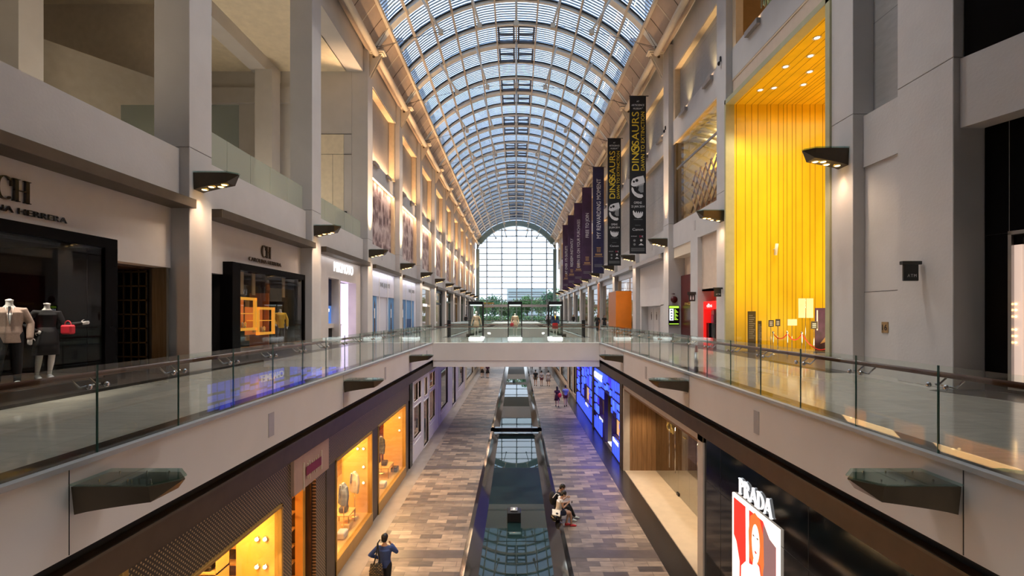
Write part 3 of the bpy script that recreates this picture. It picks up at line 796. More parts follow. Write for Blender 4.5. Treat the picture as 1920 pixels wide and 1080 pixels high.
def dino(y, lab):
    t = banner_base(y, lab, 'ban_black'); F = -.027
    up = (0, 0, 1); lf = (-1, 0, 0)
    b = MB(); b.text('AT', (0, F, 11.27), U, V_, .11, 'wht'); b.text('ARTSCIENCE', (0, F, 11.0), U, V_, .14, 'wht', .95); b.text('MUSEUM', (-.04, F, 10.74), U, V_, .13, 'wht', .6); b.text('TM', (.34, F, 10.79), U, V_, .05, 'wht')
    b.build('museum_lettering', t)
    b = MB(); b.text('DIN', (-.19, F, 6.78), up, lf, .52, 'yel', 1.28); b.text('SAURS', (-.19, F, 9.26), up, lf, .52, 'yel', 2.48)
    n = 28; c = (-.19, 7.76)
    pts = [(c[0]+q*math.cos(2*PI*k/n), F-.004, c[1]+q*math.sin(2*PI*k/n)) for q in (.31, .23) for k in range(n)]
    b.faces(pts, [(k, (k+1) % n, (k+1) % n+n, k+n) for k in range(n)], 'yel')
    b.poly([(c[0]-.2, F-.004, c[1]-.05), (c[0]-.05, F-.004, c[1]-.18), (c[0]+.02, F-.004, c[1]), (c[0]+.19, F-.004, c[1]+.1), (c[0]+.08, F-.004, c[1]+.18), (c[0]-.12, F-.004, c[1]+.16), (c[0]-.03, F-.004, c[1]+.02)], 'yel')
    b.build('title_lettering', t)
    b = MB(); b.text('DAWN TO EXTINCTION', (.36, F, 8.32), up, lf, .27, 'yel', 4.36); b.build('subtitle_lettering', t)
    Z = lambda z: 4.1+(z-2.42)*.63
    b = MB()
    up_j = [(-.50, 4.0), (-.46, 4.42), (-.36, 4.72), (-.05, 4.92), (.28, 5.02), (.40, 5.08), (.47, 4.75), (.52, 4.25), (.30, 4.15), (.12, 4.02), (-.02, 3.92), (-.14, 3.8), (-.30, 3.78), (-.44, 3.86)]
    b.poly([(x, F, Z(z)) for x, z in up_j], 'wht')
    lo_j = [(-.44, 3.72), (-.34, 3.58), (-.26, 3.25), (-.05, 2.98), (.20, 2.85), (.34, 2.86), (.40, 2.62), (.26, 2.42), (.02, 2.46), (-.24, 2.70), (-.42, 3.10), (-.48, 3.45)]
    b.poly([(x, F, Z(z)) for x, z in lo_j], 'wht')
    for hx, hz, r in ((-.30, 4.35, .09), (-.08, 4.50, .12)):
        b.poly([(hx+r*math.cos(k*PI/4), F-.003, Z(hz)+r*math.sin(k*PI/4)) for k in range(8)], 'ban_black')
    b.poly([(.12, F, Z(3.95)), (.42, F, Z(4.1)), (.42, F, Z(3.1)), (.22, F, Z(3.05)), (.02, F, Z(3.35))], 'gry')
    for k in range(7):
        x = -.10+k*.085; z = Z(3.86+k*.045); b.poly([(x-.035, F-.003, z+.05), (x+.035, F-.003, z+.06), (x, F-.003, z-.13)], 'wht')
    b.build('skull_picture', t)
    b = MB(); b.text('OPENS', (0, F, 3.76), U, V_, .17, 'wht', .58); b.text('25 JAN 2014', (0, F, 3.48), U, V_, .16, 'wht', .98); b.build('date_lettering', t)
    b = MB(); pts = [(-.42, 1.0), (-.38, .75), (-.22, .55), (0, .48), (.24, .52), (.40, .68), (.43, .92), (.36, .98), (.30, .80), (.24, 1.0), (.14, .82), (.06, 1.0), (-.04, .82), (-.12, 1.02), (-.2, .85), (-.30, .98), (-.34, 1.06)]
    b.poly([(x*.9, F, z+2.13) for x, z in pts], 'wht'); b.box(-.3, .35, F-.002, F+.003, 2.50, 2.53, 'gry'); b.build('smile_emblem', t)
    b = MB(); b.text('PRESENTED BY', (0, F, 2.08), U, V_, .05, 'gry', .4); b.text('Canon', (0, F, 1.78), U, V_, .18, 'wht', .80)
    b.text('BAYFRONT', (-.28, F, 1.27), U, V_, .06, 'wht', .42); b.text('EA', (.22, F, 1.26), U, V_, .14, 'red', .2); b.text('K', (.36, F, 1.26), U, V_, .14, 'wht', .1)
    for x, z, r, m in ((-.25, .95, .09, 'gry'), (.25, .97, .09, 'wht'), (-.25, .66, .09, 'gry')):
        b.poly([(x+r*math.cos(k*PI/6), F, z+r*math.sin(k*PI/6)) for k in range(12)], m)
    b.poly([(.05, F, .60), (.24, F, .76), (.45, F, .60)], 'wht')
    for k in range(5): b.box(-.5, .5, F-.002, F+.003, .16+.055*k, .18+.055*k, 'gry')
    b.build('sponsor_print', t)
    return t
def plum(y, lab, txt, zc, ln, m):
    t = banner_base(y, lab, m); F = -.027
    b = MB(); b.text(txt, (.03, F, zc), (0, 0, 1), (-1, 0, 0), .46 if m == 'ban_navy' else .42, 'wht', ln); b.build('lettering', t)
    b = MB()
    for dx in (-.16, -.05, .06, .17): b.box(dx, dx+.06, F-.002, F+.003, 2.3, 2.7, 'goldp')
    b.box(-.2, .27, F-.002, F+.003, 2.75, 2.85, 'goldp'); b.box(-.5, .5, F-.002, F+.003, 1.8, 1.86, 'goldp'); b.box(-.35, .4, F-.002, F+.003, 1.95, 2.15, 'goldp')
    for k in range(3): b.box(-.45, .45, F-.002, F+.003, .7+.12*k, .74+.12*k, 'gry')
    b.build('emblem', t)
M['goldp'] = mat('gold_print', (.42, .25, .12), .5)
YB = [35.9 + 8.62*k for k in range(7)]
dino(YB[0], 'black hanging banner with yellow dinosaur exhibition title, the larger-looking and closer to the camera end')
dino(YB[1], 'black hanging banner with yellow dinosaur exhibition title, just in front of the navy banner')
for y, txt, zc, ln, m, lab in ((YB[2], 'MY REWARDING MOMENT', 7.1, 6.55, 'ban_navy', 'navy hanging banner reading MY REWARDING MOMENT'),
    (YB[3], 'FREE TO JOIN', 6.85, 3.1, 'ban_plum', 'dark plum hanging banner reading FREE TO JOIN'),
    (YB[4], 'EARN 5% ON YOUR PURCHASES', 5.8, 7.0, 'ban_plum', 'dark plum hanging banner reading EARN 5% ON YOUR PURCHASES'),
    (YB[5], 'REDEEM INSTANTLY', 5.6, 4.6, 'ban_plum', 'dark plum hanging banner reading REDEEM INSTANTLY'),
    (YB[6], 'AT OVER 175 OUTLETS', 5.35, 5.1, 'ban_plum', 'dark plum hanging banner reading AT OVER 175 OUTLETS')):
    plum(y, lab, txt, zc, ln, m)
# ------------------------------------------------------------------ canal on the lower floor
M['water'] = mat('dark_water', (.008, .022, .024), .015, 0, 1.0, var=.3, scale=1.5)
n, bs = nodes_of(M['water']); bs.inputs['IOR'].default_value = 1.40
M['canalgran'] = mat('polished_black_granite', (.012, .011, .011), .06, 0, 1.0, var=.3, scale=20); M['canalgran'].node_tree.nodes['Principled BSDF'].inputs['IOR'].default_value = 1.7
def pool(y0, y1, nm):
    t = thing('reflecting_pool', nm, 'pool', (0, 0, ZF))
    for s in (-1, 1):
        b = MB(); b.prism([(s*1.62, y0, 0), (s*1.62, y0, .06), (s*1.56, y0, .45), (s*1.42, y0, .47), (s*1.05, y0, .26), (s*1.05, y0, 0)], (0, y0, 0), (0, y1, 0), 'canalgran'); b.build('side_coping', t)
    for a, c in ((y0, y0+.35), (y1-.35, y1)):
        MB().bbox(-1.6, 1.6, a, c, 0, .42, 'canalgran', .02).build('end_coping', t)
    MB().box(-1.06, 1.06, y0+.3, y1-.3, .0, .25, 'water').build('water', t)
    return t
pool(1.5, 29.2, 'long dark reflecting pool on the lower floor, on the camera side of the bridge')
pool(30.2, 100, 'long dark reflecting pool on the lower floor, passing under the bridge')
t = thing('pool_fixture', 'small dark box fixture with lamp standing in the dark pool', 'fixture', (-.08, 17.1, ZF+.25))
b = MB(); b.bbox(-.24, .24, -.24, .24, 0, .34, 'darkmetal', .02); b.build('housing', t)
b = MB(); b.bbox(-.13, .13, -.13, .13, .34, .40, 'alu', .02); b.build('cap', t); MB().ell((0, -.06, .41), (.03, .03, .02), 'bulb').build('lamp', t)
# ------------------------------------------------------------------ serif letters for carved shop names
def serif(b, txt, o, u, v_, h, mt, gap=.12, thick=.16, thin=.035, depth=.05):
    """letters made of thick stems, hairlines and serifs; o = start (lower corner of first letter), returns end offset"""
    o = Vector(o); u = Vector(u).normalized(); v_ = Vector(v_).normalized(); w_ = u.cross(v_)
    T, t, S = thick*h, thin*h, .07*h
    def quad(p): b.prism([o + u*x + v_*y for x, y in p], (0, 0, 0), w_*depth, mt)
    def rect(x0, x1, y0, y1): quad([(x0, y0), (x1, y0), (x1, y1), (x0, y1)])
    def stem(x, w2, y0=0, y1=None, sf=True):
        y1 = h if y1 is None else y1; rect(x, x+w2, y0, y1)
        if sf: rect(x-S, x+w2+S, y0, y0+t); rect(x-S, x+w2+S, y1-t, y1)
    def diag(x0, y0, x1, y1, w2): quad([(x0, y0), (x0+w2, y0), (x1+w2, y1), (x1, y1)])
    def bowl(cx, cy, rx, ry, a0, a1, wmax, wmin=None, n=14):
        wmin = t if wmin is None else wmin
        for i in range(n):
            A = [a0+(a1-a0)*j/n for j in (i, i+1)]; q = []
            for a in A: q.append((cx+rx*math.cos(a), cy+ry*math.sin(a)))
            for a in reversed(A):
                ww = wmin+(wmax-wmin)*abs(math.cos(a)); q.append((cx+(rx-ww)*math.cos(a), cy+(ry-ww*.6-t*.3)*math.sin(a)))
            quad(q)
    x = 0
    for ch in txt:
        if ch == ' ': o = o + u*.35*h; continue
        if ch == 'C': wd = .72*h; bowl(wd*.55, h/2, wd*.55, h*.52, .28*PI, 1.72*PI, T); rect(wd*.88, wd*.88+t, .62*h, .95*h)
        elif ch == 'O': wd = .8*h; bowl(wd/2, h/2, wd/2, h*.52, 0, 2*PI, T, n=24)
        elif ch == 'H': wd = .78*h; stem(S, T); stem(wd-S-T, T); rect(S, wd-S, h*.5-t/2, h*.5+t/2)
        elif ch == 'I': wd = T+2*S; stem(S, T)
        elif ch == 'P': wd = .62*h; stem(S, T); bowl(S+T*.8, h*.74, wd-S-T*.8, h*.26, -PI/2, PI/2, T*.9)
        elif ch == 'D': wd = .78*h; stem(S, T); bowl(S+T*.8, h*.5, wd-S-T*.8, h*.5, -PI/2, PI/2, T)
        elif ch == 'B': wd = .66*h; stem(S, T); bowl(S+T*.8, h*.75, wd*.9-S-T*.8, h*.25, -PI/2, PI/2, T*.8); bowl(S+T*.8, h*.26, wd-S-T*.8, h*.26, -PI/2, PI/2, T*.9)
        elif ch == 'R': wd = .74*h; stem(S, T); bowl(S+T*.8, h*.74, wd*.85-S-T*.8, h*.26, -PI/2, PI/2, T*.9); diag(wd-T*1.1, 0, wd*.4, h*.5, T)
        elif ch == 'A': wd = .82*h; diag(0, 0, wd*.45, h, t*1.3); diag(wd-T, 0, wd*.45-T*.3, h, T); rect(wd*.18, wd*.7, h*.3, h*.3+t); rect(-S*.5, S*1.3, 0, t); rect(wd-T-S*.6, wd+S*.6, 0, t)
        elif ch == 'E': wd = .62*h; stem(S, T); rect(S, wd, 0, t*1.3); rect(S, wd, h-t*1.3, h); rect(S, wd*.8, h*.5-t/2, h*.5+t/2); rect(wd-t, wd, 0, .22*h); rect(wd-t, wd, .78*h, h)
        elif ch == 'L': wd = .6*h; stem(S, T); rect(S, wd, 0, t*1.3); rect(wd-t, wd, 0, .22*h)
        elif ch == 'N': wd = .82*h; stem(S, t*1.4); stem(wd-S-t, t*1.4); diag(wd-S-T, 0, S, h, T)
        else: wd = .5*h; stem(S, T)
        o = o + u*(wd + gap*h)
    return o
def shop_light(x, y, z, sx_, sy_, p, col=(1, .78, .5), down=True):
    return light('AREA', (x, y, z), p, col, sx_, sy_, rot=(0, 0, 0) if down else (PI, 0, 0))
mY, mYr = Vector((0, 1, 0)), Vector((0, -1, 0))
def openbox(b, x0, x1, y0, y1, z0, z1, th, mt, sides='lrbtk'):
    """five sided room, open towards the atrium (the x0 side); x1 is the back"""
    s = 1 if x1 > x0 else -1
    b.box(x1, x1+s*th, y0-th, y1+th, z0-th, z1+th, mt)
    b.box(x0, x1, y0-th, y0, z0, z1, mt); b.box(x0, x1, y1, y1+th, z0, z1, mt)
    b.box(x0, x1, y0-th, y1+th, z1, z1+th, mt); b.box(x0, x1, y0-th, y1+th, z0-th, z0, mt)
M['signwall'] = mat('pale_pink_plaster', (.62, .595, .59), .6, var=.02, bump=.05)
M['darkwood'] = mat('dark_brown_wood', (.055, .028, .018), .4, var=.4, stretch=(3, 3, .4), scale=4)
M['burg'] = mat('dark_red_drape', (.050, .012, .010), .7, var=.5, scale=6, stretch=(2, 2, .1))
M['greywood'] = mat('grey_brown_timber', (.09, .08, .066), .6, var=.3, stretch=(6, 6, .3), scale=4)
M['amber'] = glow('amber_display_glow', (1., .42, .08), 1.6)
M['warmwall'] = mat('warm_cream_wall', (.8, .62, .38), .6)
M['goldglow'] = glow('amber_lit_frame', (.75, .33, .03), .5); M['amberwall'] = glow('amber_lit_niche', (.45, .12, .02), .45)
M['brass'] = mat('brushed_brass', (.42, .27, .12), .35, .6); M['orangebrown'] = mat('brown_orange_hoarding', (.42, .15, .05), .45, var=.06); M['amberdim'] = glow('dim_amber_shelving', (.20, .08, .02), .3)
M['marble'] = mat('white_marble', (.66, .61, .58), .3, var=.06, scale=1.5)
M['whitelit'] = glow('lit_white_letters', (.95, .97, 1.), .5)
M['lilac'] = glow('lilac_lit_window', (.80, .68, .95), .85)
M['blueglow'] = glow('blue_lit_screen', (.05, .14, .42), .7)
M['deepblue'] = mat('deep_blue_panel', (.02, .04, .12), .3)
M['lilacwall'] = mat('pale_lilac_panel', (.66, .66, .76), .4, var=.02)
M['skyposter'] = mat('blue_sky_poster', (.10, .26, .52), .5, var=.25, scale=.6)
M['seaposter'] = mat('dark_sea_poster', (.01, .06, .20), .5)
M['figposter'] = mat('dark_figure_print', (.10, .07, .07), .6, var=.5)
# ------------------------------------------------------------------ mural side, walkway level: the two black-windowed shops
t1 = thing('shopfront', 'pale-walled clothes shop with black window and two dressed headless mannequins', 'shopfront', (-10.2, 0, 0))
b = MB(); b.box(0, -.5, -6, 11.97, 3.3, 5.0, 'signwall'); b.box(0, -.5, 11.97, 14.3, 3.08, 5.0, 'signwall'); b.build('sign_wall', t1)
b = MB(); b.bbox(.34, -.1, 11.6, 11.97, 0, 3.55, 'boxblack'); b.bbox(.34, -.1, -6, 11.62, 3.3, 3.55, 'boxblack'); b.bbox(.34, -.1, -6, 11.62, 0, .2, 'boxblack'); b.box(-.1, -2.4, 11.6, 11.97, 0, 3.4, 'boxblack'); b.build('window_frame', t1)
MB().box(.28, .29, -5, 11.6, .2, 3.3, 'shopglass').build('glass', t1)
b = MB(); b.box(-2.2, -2.3, -6, 11.6, .2, 3.4, 'burg'); b.box(.3, -2.3, -6, 11.6, .05, .30, 'darkwood'); b.box(.3, -2.3, -6, 11.6, 3.3, 3.4, 'blackmatt'); b.build('display_interior', t1)
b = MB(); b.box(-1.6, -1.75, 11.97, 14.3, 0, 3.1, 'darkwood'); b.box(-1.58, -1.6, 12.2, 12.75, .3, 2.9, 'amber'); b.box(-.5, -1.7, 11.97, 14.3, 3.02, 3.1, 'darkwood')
b.build('entrance_recess', t1)
b = MB()
for i in range(5): b.box(-.5-.22*i, -.53-.22*i, 14.0, 14.05, 0, 3.0, 'blackmatt')
for i in range(8): b.box(-.5, -1.5, 14.0, 14.05, .05+.41*i, .09+.41*i, 'blackmatt')
b.build('door_grid', t1)
MB().box(.0, -.5, 14.1, 14.2, 0, 3.06, 'greywood').build('timber_panel', t1)
b = MB(); serif(b, 'CH', (.015, 9.42, 4.0), mY, V_, .46, 'black', gap=.0); b.build('sign_letters', t1)
b = MB(); b.text('CAROLINA HERRERA', (.03, 9.72, 3.82), mY, V_, .125, 'black', 2.45, .03); b.build('name_lettering', t1)
light('SPOT', (-9.93, 9.0, 3.25), 330, (1, .86, .7), rot=(math.radians(-8), 0, 0), spot=1.3)
light('SPOT', (-9.93, 9.9, 3.25), 300, (1, .86, .7), rot=(math.radians(8), 0, 0), spot=1.0)
t2 = thing('shopfront', 'pale-walled clothes shop with black window and mannequin in a yellow jacket', 'shopfront', (-10.2, 0, 0))
b = MB(); b.box(0, -.5, 15.33, 22.86, 3.5, 5.0, 'signwall'); b.box(0, -.5, 15.33, 16.8, 3.10, 3.5, 'signwall'); b.box(0, -.5, 22.6, 22.86, 0, 3.5, 'signwall'); b.build('sign_wall', t2)
b = MB(); b.bbox(.34, -.1, 16.8, 17.3, 0, 3.55, 'boxblack'); b.bbox(.34, -.1, 22.45, 22.6, 0, 3.55, 'boxblack'); b.bbox(.34, -.1, 17.3, 22.45, 3.3, 3.55, 'boxblack'); b.bbox(.34, -.1, 17.3, 22.45, 0, .22, 'boxblack')
b.box(-.1, -2.4, 16.9, 17.1, 0, 3.5, 'blackmatt'); b.build('window_frame', t2)
MB().box(.28, .29, 17.3, 22.45, .2, 3.3, 'shopglass').build('glass', t2)
b = MB(); b.box(-2.9, -3.0, 15.3, 22.8, 0, 3.5, 'darkwood'); b.box(.3, -2.9, 17.1, 22.6, .05, .30, 'darkwood'); b.box(.3, -2.9, 17.1, 22.6, 3.32, 3.4, 'blackmatt'); b.box(-.1, -2.9, 22.6, 22.7, 0, 3.4, 'darkwood'); b.box(-.2, -2.9, 15.3, 15.35, 0, 3.1, 'blackmatt'); b.box(-.4, -.5, 15.3, 16.9, 0, 3.1, 'blackmatt')
b.build('display_interior', t2)
b = MB()
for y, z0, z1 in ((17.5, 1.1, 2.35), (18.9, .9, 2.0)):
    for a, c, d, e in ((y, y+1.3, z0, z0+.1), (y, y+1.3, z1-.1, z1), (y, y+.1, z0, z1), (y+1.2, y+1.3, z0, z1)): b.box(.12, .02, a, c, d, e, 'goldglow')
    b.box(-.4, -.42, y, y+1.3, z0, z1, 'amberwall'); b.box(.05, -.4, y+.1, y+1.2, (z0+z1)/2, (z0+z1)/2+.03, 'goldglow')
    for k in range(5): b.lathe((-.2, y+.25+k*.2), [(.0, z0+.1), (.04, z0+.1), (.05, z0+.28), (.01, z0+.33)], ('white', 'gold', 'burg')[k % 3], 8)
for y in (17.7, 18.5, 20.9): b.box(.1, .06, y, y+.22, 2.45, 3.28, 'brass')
b.box(-.2, -1.0, 20.3, 20.36, .3, 2.6, 'orangebrown'); b.box(-1.2, -1.3, 20.5, 22.0, .6, 2.3, 'amberdim')
b.build('display_niche', t2)
b = MB(); serif(b, 'CH', (.015, 19.3, 4.0), mY, V_, .48, 'bronze', gap=.0); b.build('sign_letters', t2)
b = MB(); b.text('CAROLINA HERRERA', (.03, 19.65, 3.84), mY, V_, .15, 'bronze', 2.5, .03); b.build('name_lettering', t2)
for y in (18.0, 19.4, 21.2): light('SPOT', (-10.5, y, 3.28), 40, (1, .72, .4), rot=(0, math.radians(6), 0), spot=1.1)
# ------------------------------------------------------------------ pearl shop (bay 2)
t = thing('shopfront', 'white marble pearl shop with glowing white name over a blue and a lilac window', 'shopfront', (-10.2, 0, 0))
b = MB(); W0 = .1
for y0, y1, z0, z1 in ((23.91, 26.0, 0, 5.0), (27.55, 27.8, 0, 5.0), (30.5, 31.35, 0, 5.0), (26.0, 27.55, 3.7, 5.0), (27.8, 30.5, 3.65, 5.0)): b.box(W0, -.4, y0, y1, z0, z1, 'marble')
b.build('marble_wall', t)
b = MB(); b.box(-.35, -.4, 26.0, 27.55, 1.2, 2.2, 'blueglow'); b.box(-.33, -.4, 26.0, 27.55, 2.2, 3.7, 'deepblue'); b.box(-.2, -.4, 26.0, 27.55, .95, 1.2, 'marble'); b.box(-.3, -.4, 26.0, 27.55, 0, .95, 'blackmatt'); b.build('blue_window', t)
b = MB()
for k in range(5): b.box(-.34, -.345, 26.25+.22*k, 26.40+.22*k, 1.86, 2.04, 'whitelit')
b.build('screen_mark', t)
b = MB(); b.box(-.7, -.75, 27.8, 30.5, .1, 3.65, 'lilac'); b.box(-.4, -.75, 30.45, 30.5, .1, 3.65, 'lilac'); b.box(.05, -.75, 27.8, 30.5, 0, .1, 'marble'); b.box(-.45, -.7, 27.9, 29.6, 1.05, 1.12, 'white'); b.box(-.5, -.6, 28.9, 28.95, .1, 1.05, 'white'); b.box(-.5, -.6, 29.5, 29.55, .1, 1.05, 'white'); b.build('lilac_window', t)
b = MB(); b.text('MIKIMOTO', (.12, 28.3, 4.38), mY, V_, .55, 'whitelit', 3.1, .06); b.build('sign_lettering', t)
# ------------------------------------------------------------------ white shop with blue posters (bays 3, 4)
t = thing('shopfront', 'white-panelled shop with tall blue fashion posters and faint grey names', 'shopfront', (-10.2, 0, 0))
b = MB()
for y0, y1 in ((32.5, 40.0), (41.1, 48.6)):
    b.box(.1, -.4, y0, y1, 3.05, 5.0, 'lilacwall')
    for yy in (y0+1.0, y0+3.1, y0+5.4): b.bbox(.13, .1, yy, yy+.12, 0, 5.0, 'white', .005)
b.box(.1, -.4, 32.5, 34.0, 0, 3.05, 'lilacwall'); b.box(.1, -.4, 41.1, 42.3, 0, 3.05, 'lilacwall'); b.box(.1, -.4, 47.8, 48.6, 0, 3.05, 'lilacwall'); b.build('white_panel', t)
b = MB(); b.box(.0, -.4, 35.1, 38.2, 0, 3.05, 'lilacwall'); b.box(.08, -.0, 35.1, 35.2, 0, 3.05, 'white'); b.build('door_panel', t)
for a, c in ((34.0, 35.1), (38.2, 40.0), (42.3, 44.0), (44.0, 47.8)):
    b = MB(); b.box(.06, -.4, a, c, 0, 3.05, 'skyposter')
    if a == 44.0: b.box(.065, .06, a+.3, a+2.6, .2, 1.3, 'seaposter')
    else:
        m_ = (a+c)/2; b.prism([(.065, m_-.15, 0), (.065, m_+.28, 0), (.065, m_+.2, 1.4), (.065, m_+.12, 2.2), (.065, m_+.22, 2.35), (.065, m_+.05, 2.75), (.065, m_-.1, 2.4), (.065, m_-.05, 2.2), (.065, m_-.22, 1.9), (.065, m_-.12, 1.2)], (0, 0, 0), (.005, 0, 0), 'figposter')
        b.box(.071, .066, m_-.1, m_+.15, 1.45, 2.15, 'white')
    b.build('poster', t)
b = MB(); b.text('ONE JOODE', (.11, 37.1, 3.95), mY, V_, .32, 'alu', 3.0, .03); b.text('ONE JOODE', (.11, 46.6, 3.95), mY, V_, .30, 'alu', 2.6, .03); b.build('sign_lettering', t)
# ------------------------------------------------------------------ generic shop bays further along the walkway
M['mirrorglass'] = glass('tinted_shop_glass', (.75, .82, .8), .12)
M['tealglass'] = mat('teal_back_painted_glass', (.07, .12, .11), .12, var=.15)
M['orange'] = mat('orange_hoarding', (.85, .24, .015), .45, var=.1, scale=.8)
M['litwhite'] = glow('lit_white_interior', (1., .95, .88), 1.3)
M['litwarm'] = glow('lit_warm_interior', (.80, .45, .20), .55)
M['litbeige'] = glow('lit_beige_interior', (.55, .42, .30), .45)
def bay_shop(s, y0, y1, ztop, lab, fr, back, sign=None, sm='whitelit', zs=3.4, trans=None, door=True):
    X = 10.1; t = thing('shopfront', lab, 'shopfront', (s*X, 0, 0))
    b = MB(); b.bbox(0, s*.35, y0, y0+.35, 0, ztop, fr); b.bbox(0, s*.35, y1-.35, y1, 0, ztop, fr); b.bbox(0, s*.35, y0, y1, ztop-.5, ztop, fr); b.bbox(0, s*.3, y0, y1, 0, .15, fr)
    if trans: b.bbox(-s*.01, s*.3, y0, y1, trans, trans+.25, fr)
    b.build('frame', t)
    b = MB(); b.box(s*.1, s*.11, y0+.35, y1-.35, .15, ztop-.5, 'shopglass'); b.build('glass', t)
    b = MB(); b.box(s*1.8, s*1.9, y0, y1, 0, ztop, back); b.box(s*.35, s*1.9, y0, y0+.1, 0, ztop, 'warmwall'); b.box(s*.35, s*1.9, y1-.1, y1, 0, ztop, 'warmwall')
    b.box(s*.35, s*1.9, y0, y1, ztop-.1, ztop, 'white')
    for k in range(4): b.box(s*1.2, s*1.8, y0+.8+k*1.7, y0+1.9+k*1.7, .15, 1.0+.25*(k % 3), ('brass', 'white', 'darkwood')[k % 3])
    b.build('interior', t)
    if sign:
        b = MB(); b.bbox(-s*.04, 0, (y0+y1)/2-sign[2]/2, (y0+y1)/2+sign[2]/2, zs-sign[1]/2, zs+sign[1]/2, sm, .01) if sign[0] is None else b.text(sign[0], (-s*.02, (y0+y1)/2, zs), mY if s < 0 else mYr, V_, sign[1], sm, sign[2], .03); b.build('sign', t)
    return t
bay_shop(-1, 49.8, 57.0, 5.0, 'cream and orange-lit shop with a small white name bar, beside the white poster shop', 'cream', 'litbeige', (None, .3, 2.2), zs=2.75, trans=2.6)
bay_shop(-1, 58.4, 65.6, 5.0, 'dark-framed shop with a bright white window on the mural side', 'darkmetal', 'litwhite', (None, .5, .9), 'alu', 3.8, trans=3.0)
bay_shop(-1, 67.0, 74.2, 5.0, 'teal-fronted shop with warm window on the mural side', 'tealglass', 'litwarm', (None, .5, .9), zs=3.9, trans=3.4)
bay_shop(-1, 75.5, 82.8, 5.0, 'brass-framed shop with beige interior, fourth from the glass end on the mural side', 'brass', 'litbeige', trans=3.4)
bay_shop(-1, 84.2, 91.3, 5.0, 'teal-framed shop with amber interior, third from the glass end on the mural side', 'tealglass', 'litwarm', trans=3.4)
bay_shop(-1, 92.8, 99.9, 5.0, 'pale-framed shop with teal glass, second from the glass end on the mural side', 'alu', 'tealglass', trans=3.4)
bay_shop(-1, 101.3, 108.5, 5.0, 'pale-framed shop beside the glass end wall on the mural side', 'alu', 'tealglass', trans=3.4)
# ------------------------------------------------------------------ banner side, walkway level
# yellow boarded hall
M['yellow'] = mat('golden_yellow_boards', (.90, .60, .022), .35, var=.10, scale=1.2, stretch=(1, 1, .3), coat=.2)
M['yjoint'] = mat('brown_board_joint', (.16, .07, .01), .6)
M['lime'] = mat('pale_green_trim', (.45, .44, .26), .4)
hall = MB(); hx0, hx1, hy0, hy1, hz = 10.15, 18.0, 15.2, 22.66, 11.55
hall.box(hx0, hx1, hy1, hy1+.08, 0, hz, 'yellow'); hall.box(hx0, hx1, hy0-.1, hy0, 0, hz, 'yellow'); hall.box(hx1, hx1+.1, hy0-.1, hy1, 0, hz, 'yellow'); hall.box(hx0-.05, hx1, hy0-.1, hy1+.08, hz, hz+.1, 'yellow')
ho = struct('wall_yellow_hall', hall)
b = MB(); rr = random.Random(5); x = hx0+.15
while x < hx1:
    b.box(x, x+.018, hy1-.004, hy1, .1, hz, 'yjoint'); b.box(x, x+.018, hy0, hy1, hz-.004, hz, 'yjoint'); x += rr.choice((.17, .24, .30, .36, .42))
b.build('board_joint', ho)
b = MB(); b.bbox(9.78, 10.2, hy0-.1, hy0+.12, 0, hz+.2, 'lime'); b.bbox(9.78, 10.2, hy1-.06, hy1+.08, 0, hz+.2, 'lime'); b.bbox(9.78, 10.2, hy0-.1, hy1+.08, hz-.03, hz+.2, 'lime'); b.build('portal_trim', ho)
b = MB(); b.box(10.18, 10.8, hy0-.1, hy1+.1, hz+.2, 12.75, 'sand'); struct('wall_hall_header', b)
for i, (x, y) in enumerate([(11.2, 21.0), (12.3, 20.7), (11.9, 19.6), (13.0, 19.3), (11.2, 18.4), (12.6, 18.0), (12.0, 16.6), (13.5, 16.4), (10.7, 17.2), (10.7, 19.2), (10.7, 21.2)]):  # last three added near the portal to warm the walkway floor
    t = thing('downlight', 'round downlight in the yellow board ceiling of the hall, %s counted from its deep end' % ORD[i], 'downlight', (x, y, hz), group=None)
    MB().lathe((0, 0), [(.10, -.012), (.15, -.012), (.15, .0), (.10, .0)], 'white', 18).build('trim_ring', t); MB().cyl((0, 0), .09, -.009, -.002, 'coolbulb', 18).build('lamp', t)
    light('SPOT', (x, y, hz-.08), (125 if i < 8 else 400), (1, .84, .55), rot=(math.radians(8 if i < 8 else 0), math.radians(0 if i < 8 else 14), 0), spot=1.7, blend=.8, radius=.1)
light('AREA', (13.5, 18.8, .4), 200, (1, .80, .45), 4, 4, rot=(PI, 0, 0))
light('AREA', (13.5, 18.8, hz-.3), 120, (1, .80, .45), 5, 5)
# band-side lower walls in the bays beyond the hall
b = MB(); b.box(10.2, 10.8, 12.55, 14.15, 0, 6.0, 'plaster'); struct('wall_by_pier', b)
t = thing('wall_door', 'plaster-coloured service door with small brown number plate beside the large pier', 'door', (10.2, 13.35, 0))
b = MB(); b.box(-.012, 0, -.45, .85, 0, 2.35, 'plaster'); b.build('leaf', t)
b = MB(); b.box(-.016, -.01, -.46, -.45, 0, 2.36, 'blackmatt'); b.box(-.016, -.01, -.46, .85, 2.35, 2.362, 'blackmatt'); b.build('gap_line', t)
b = MB(); b.bbox(-.03, -.012, -.12, .12, 1.0+.2, 1.5, 'brass', .004); b.text('16', (-.035, 0, 1.35), mYr, V_, .16, 'blackmatt', None, .004); b.build('number_plate', t)
b = MB()  # bay 2: pilasters, cream wall, red wall
b.box(10.3, 10.8, 23.8, 24.9, 0, 6.0, 'sand'); b.box(10.3, 10.8, 24.9, 26.8, 3.0, 6.0, 'sand'); b.box(10.05, 10.8, 26.8, 27.9, 0, 6.0, 'plaster')
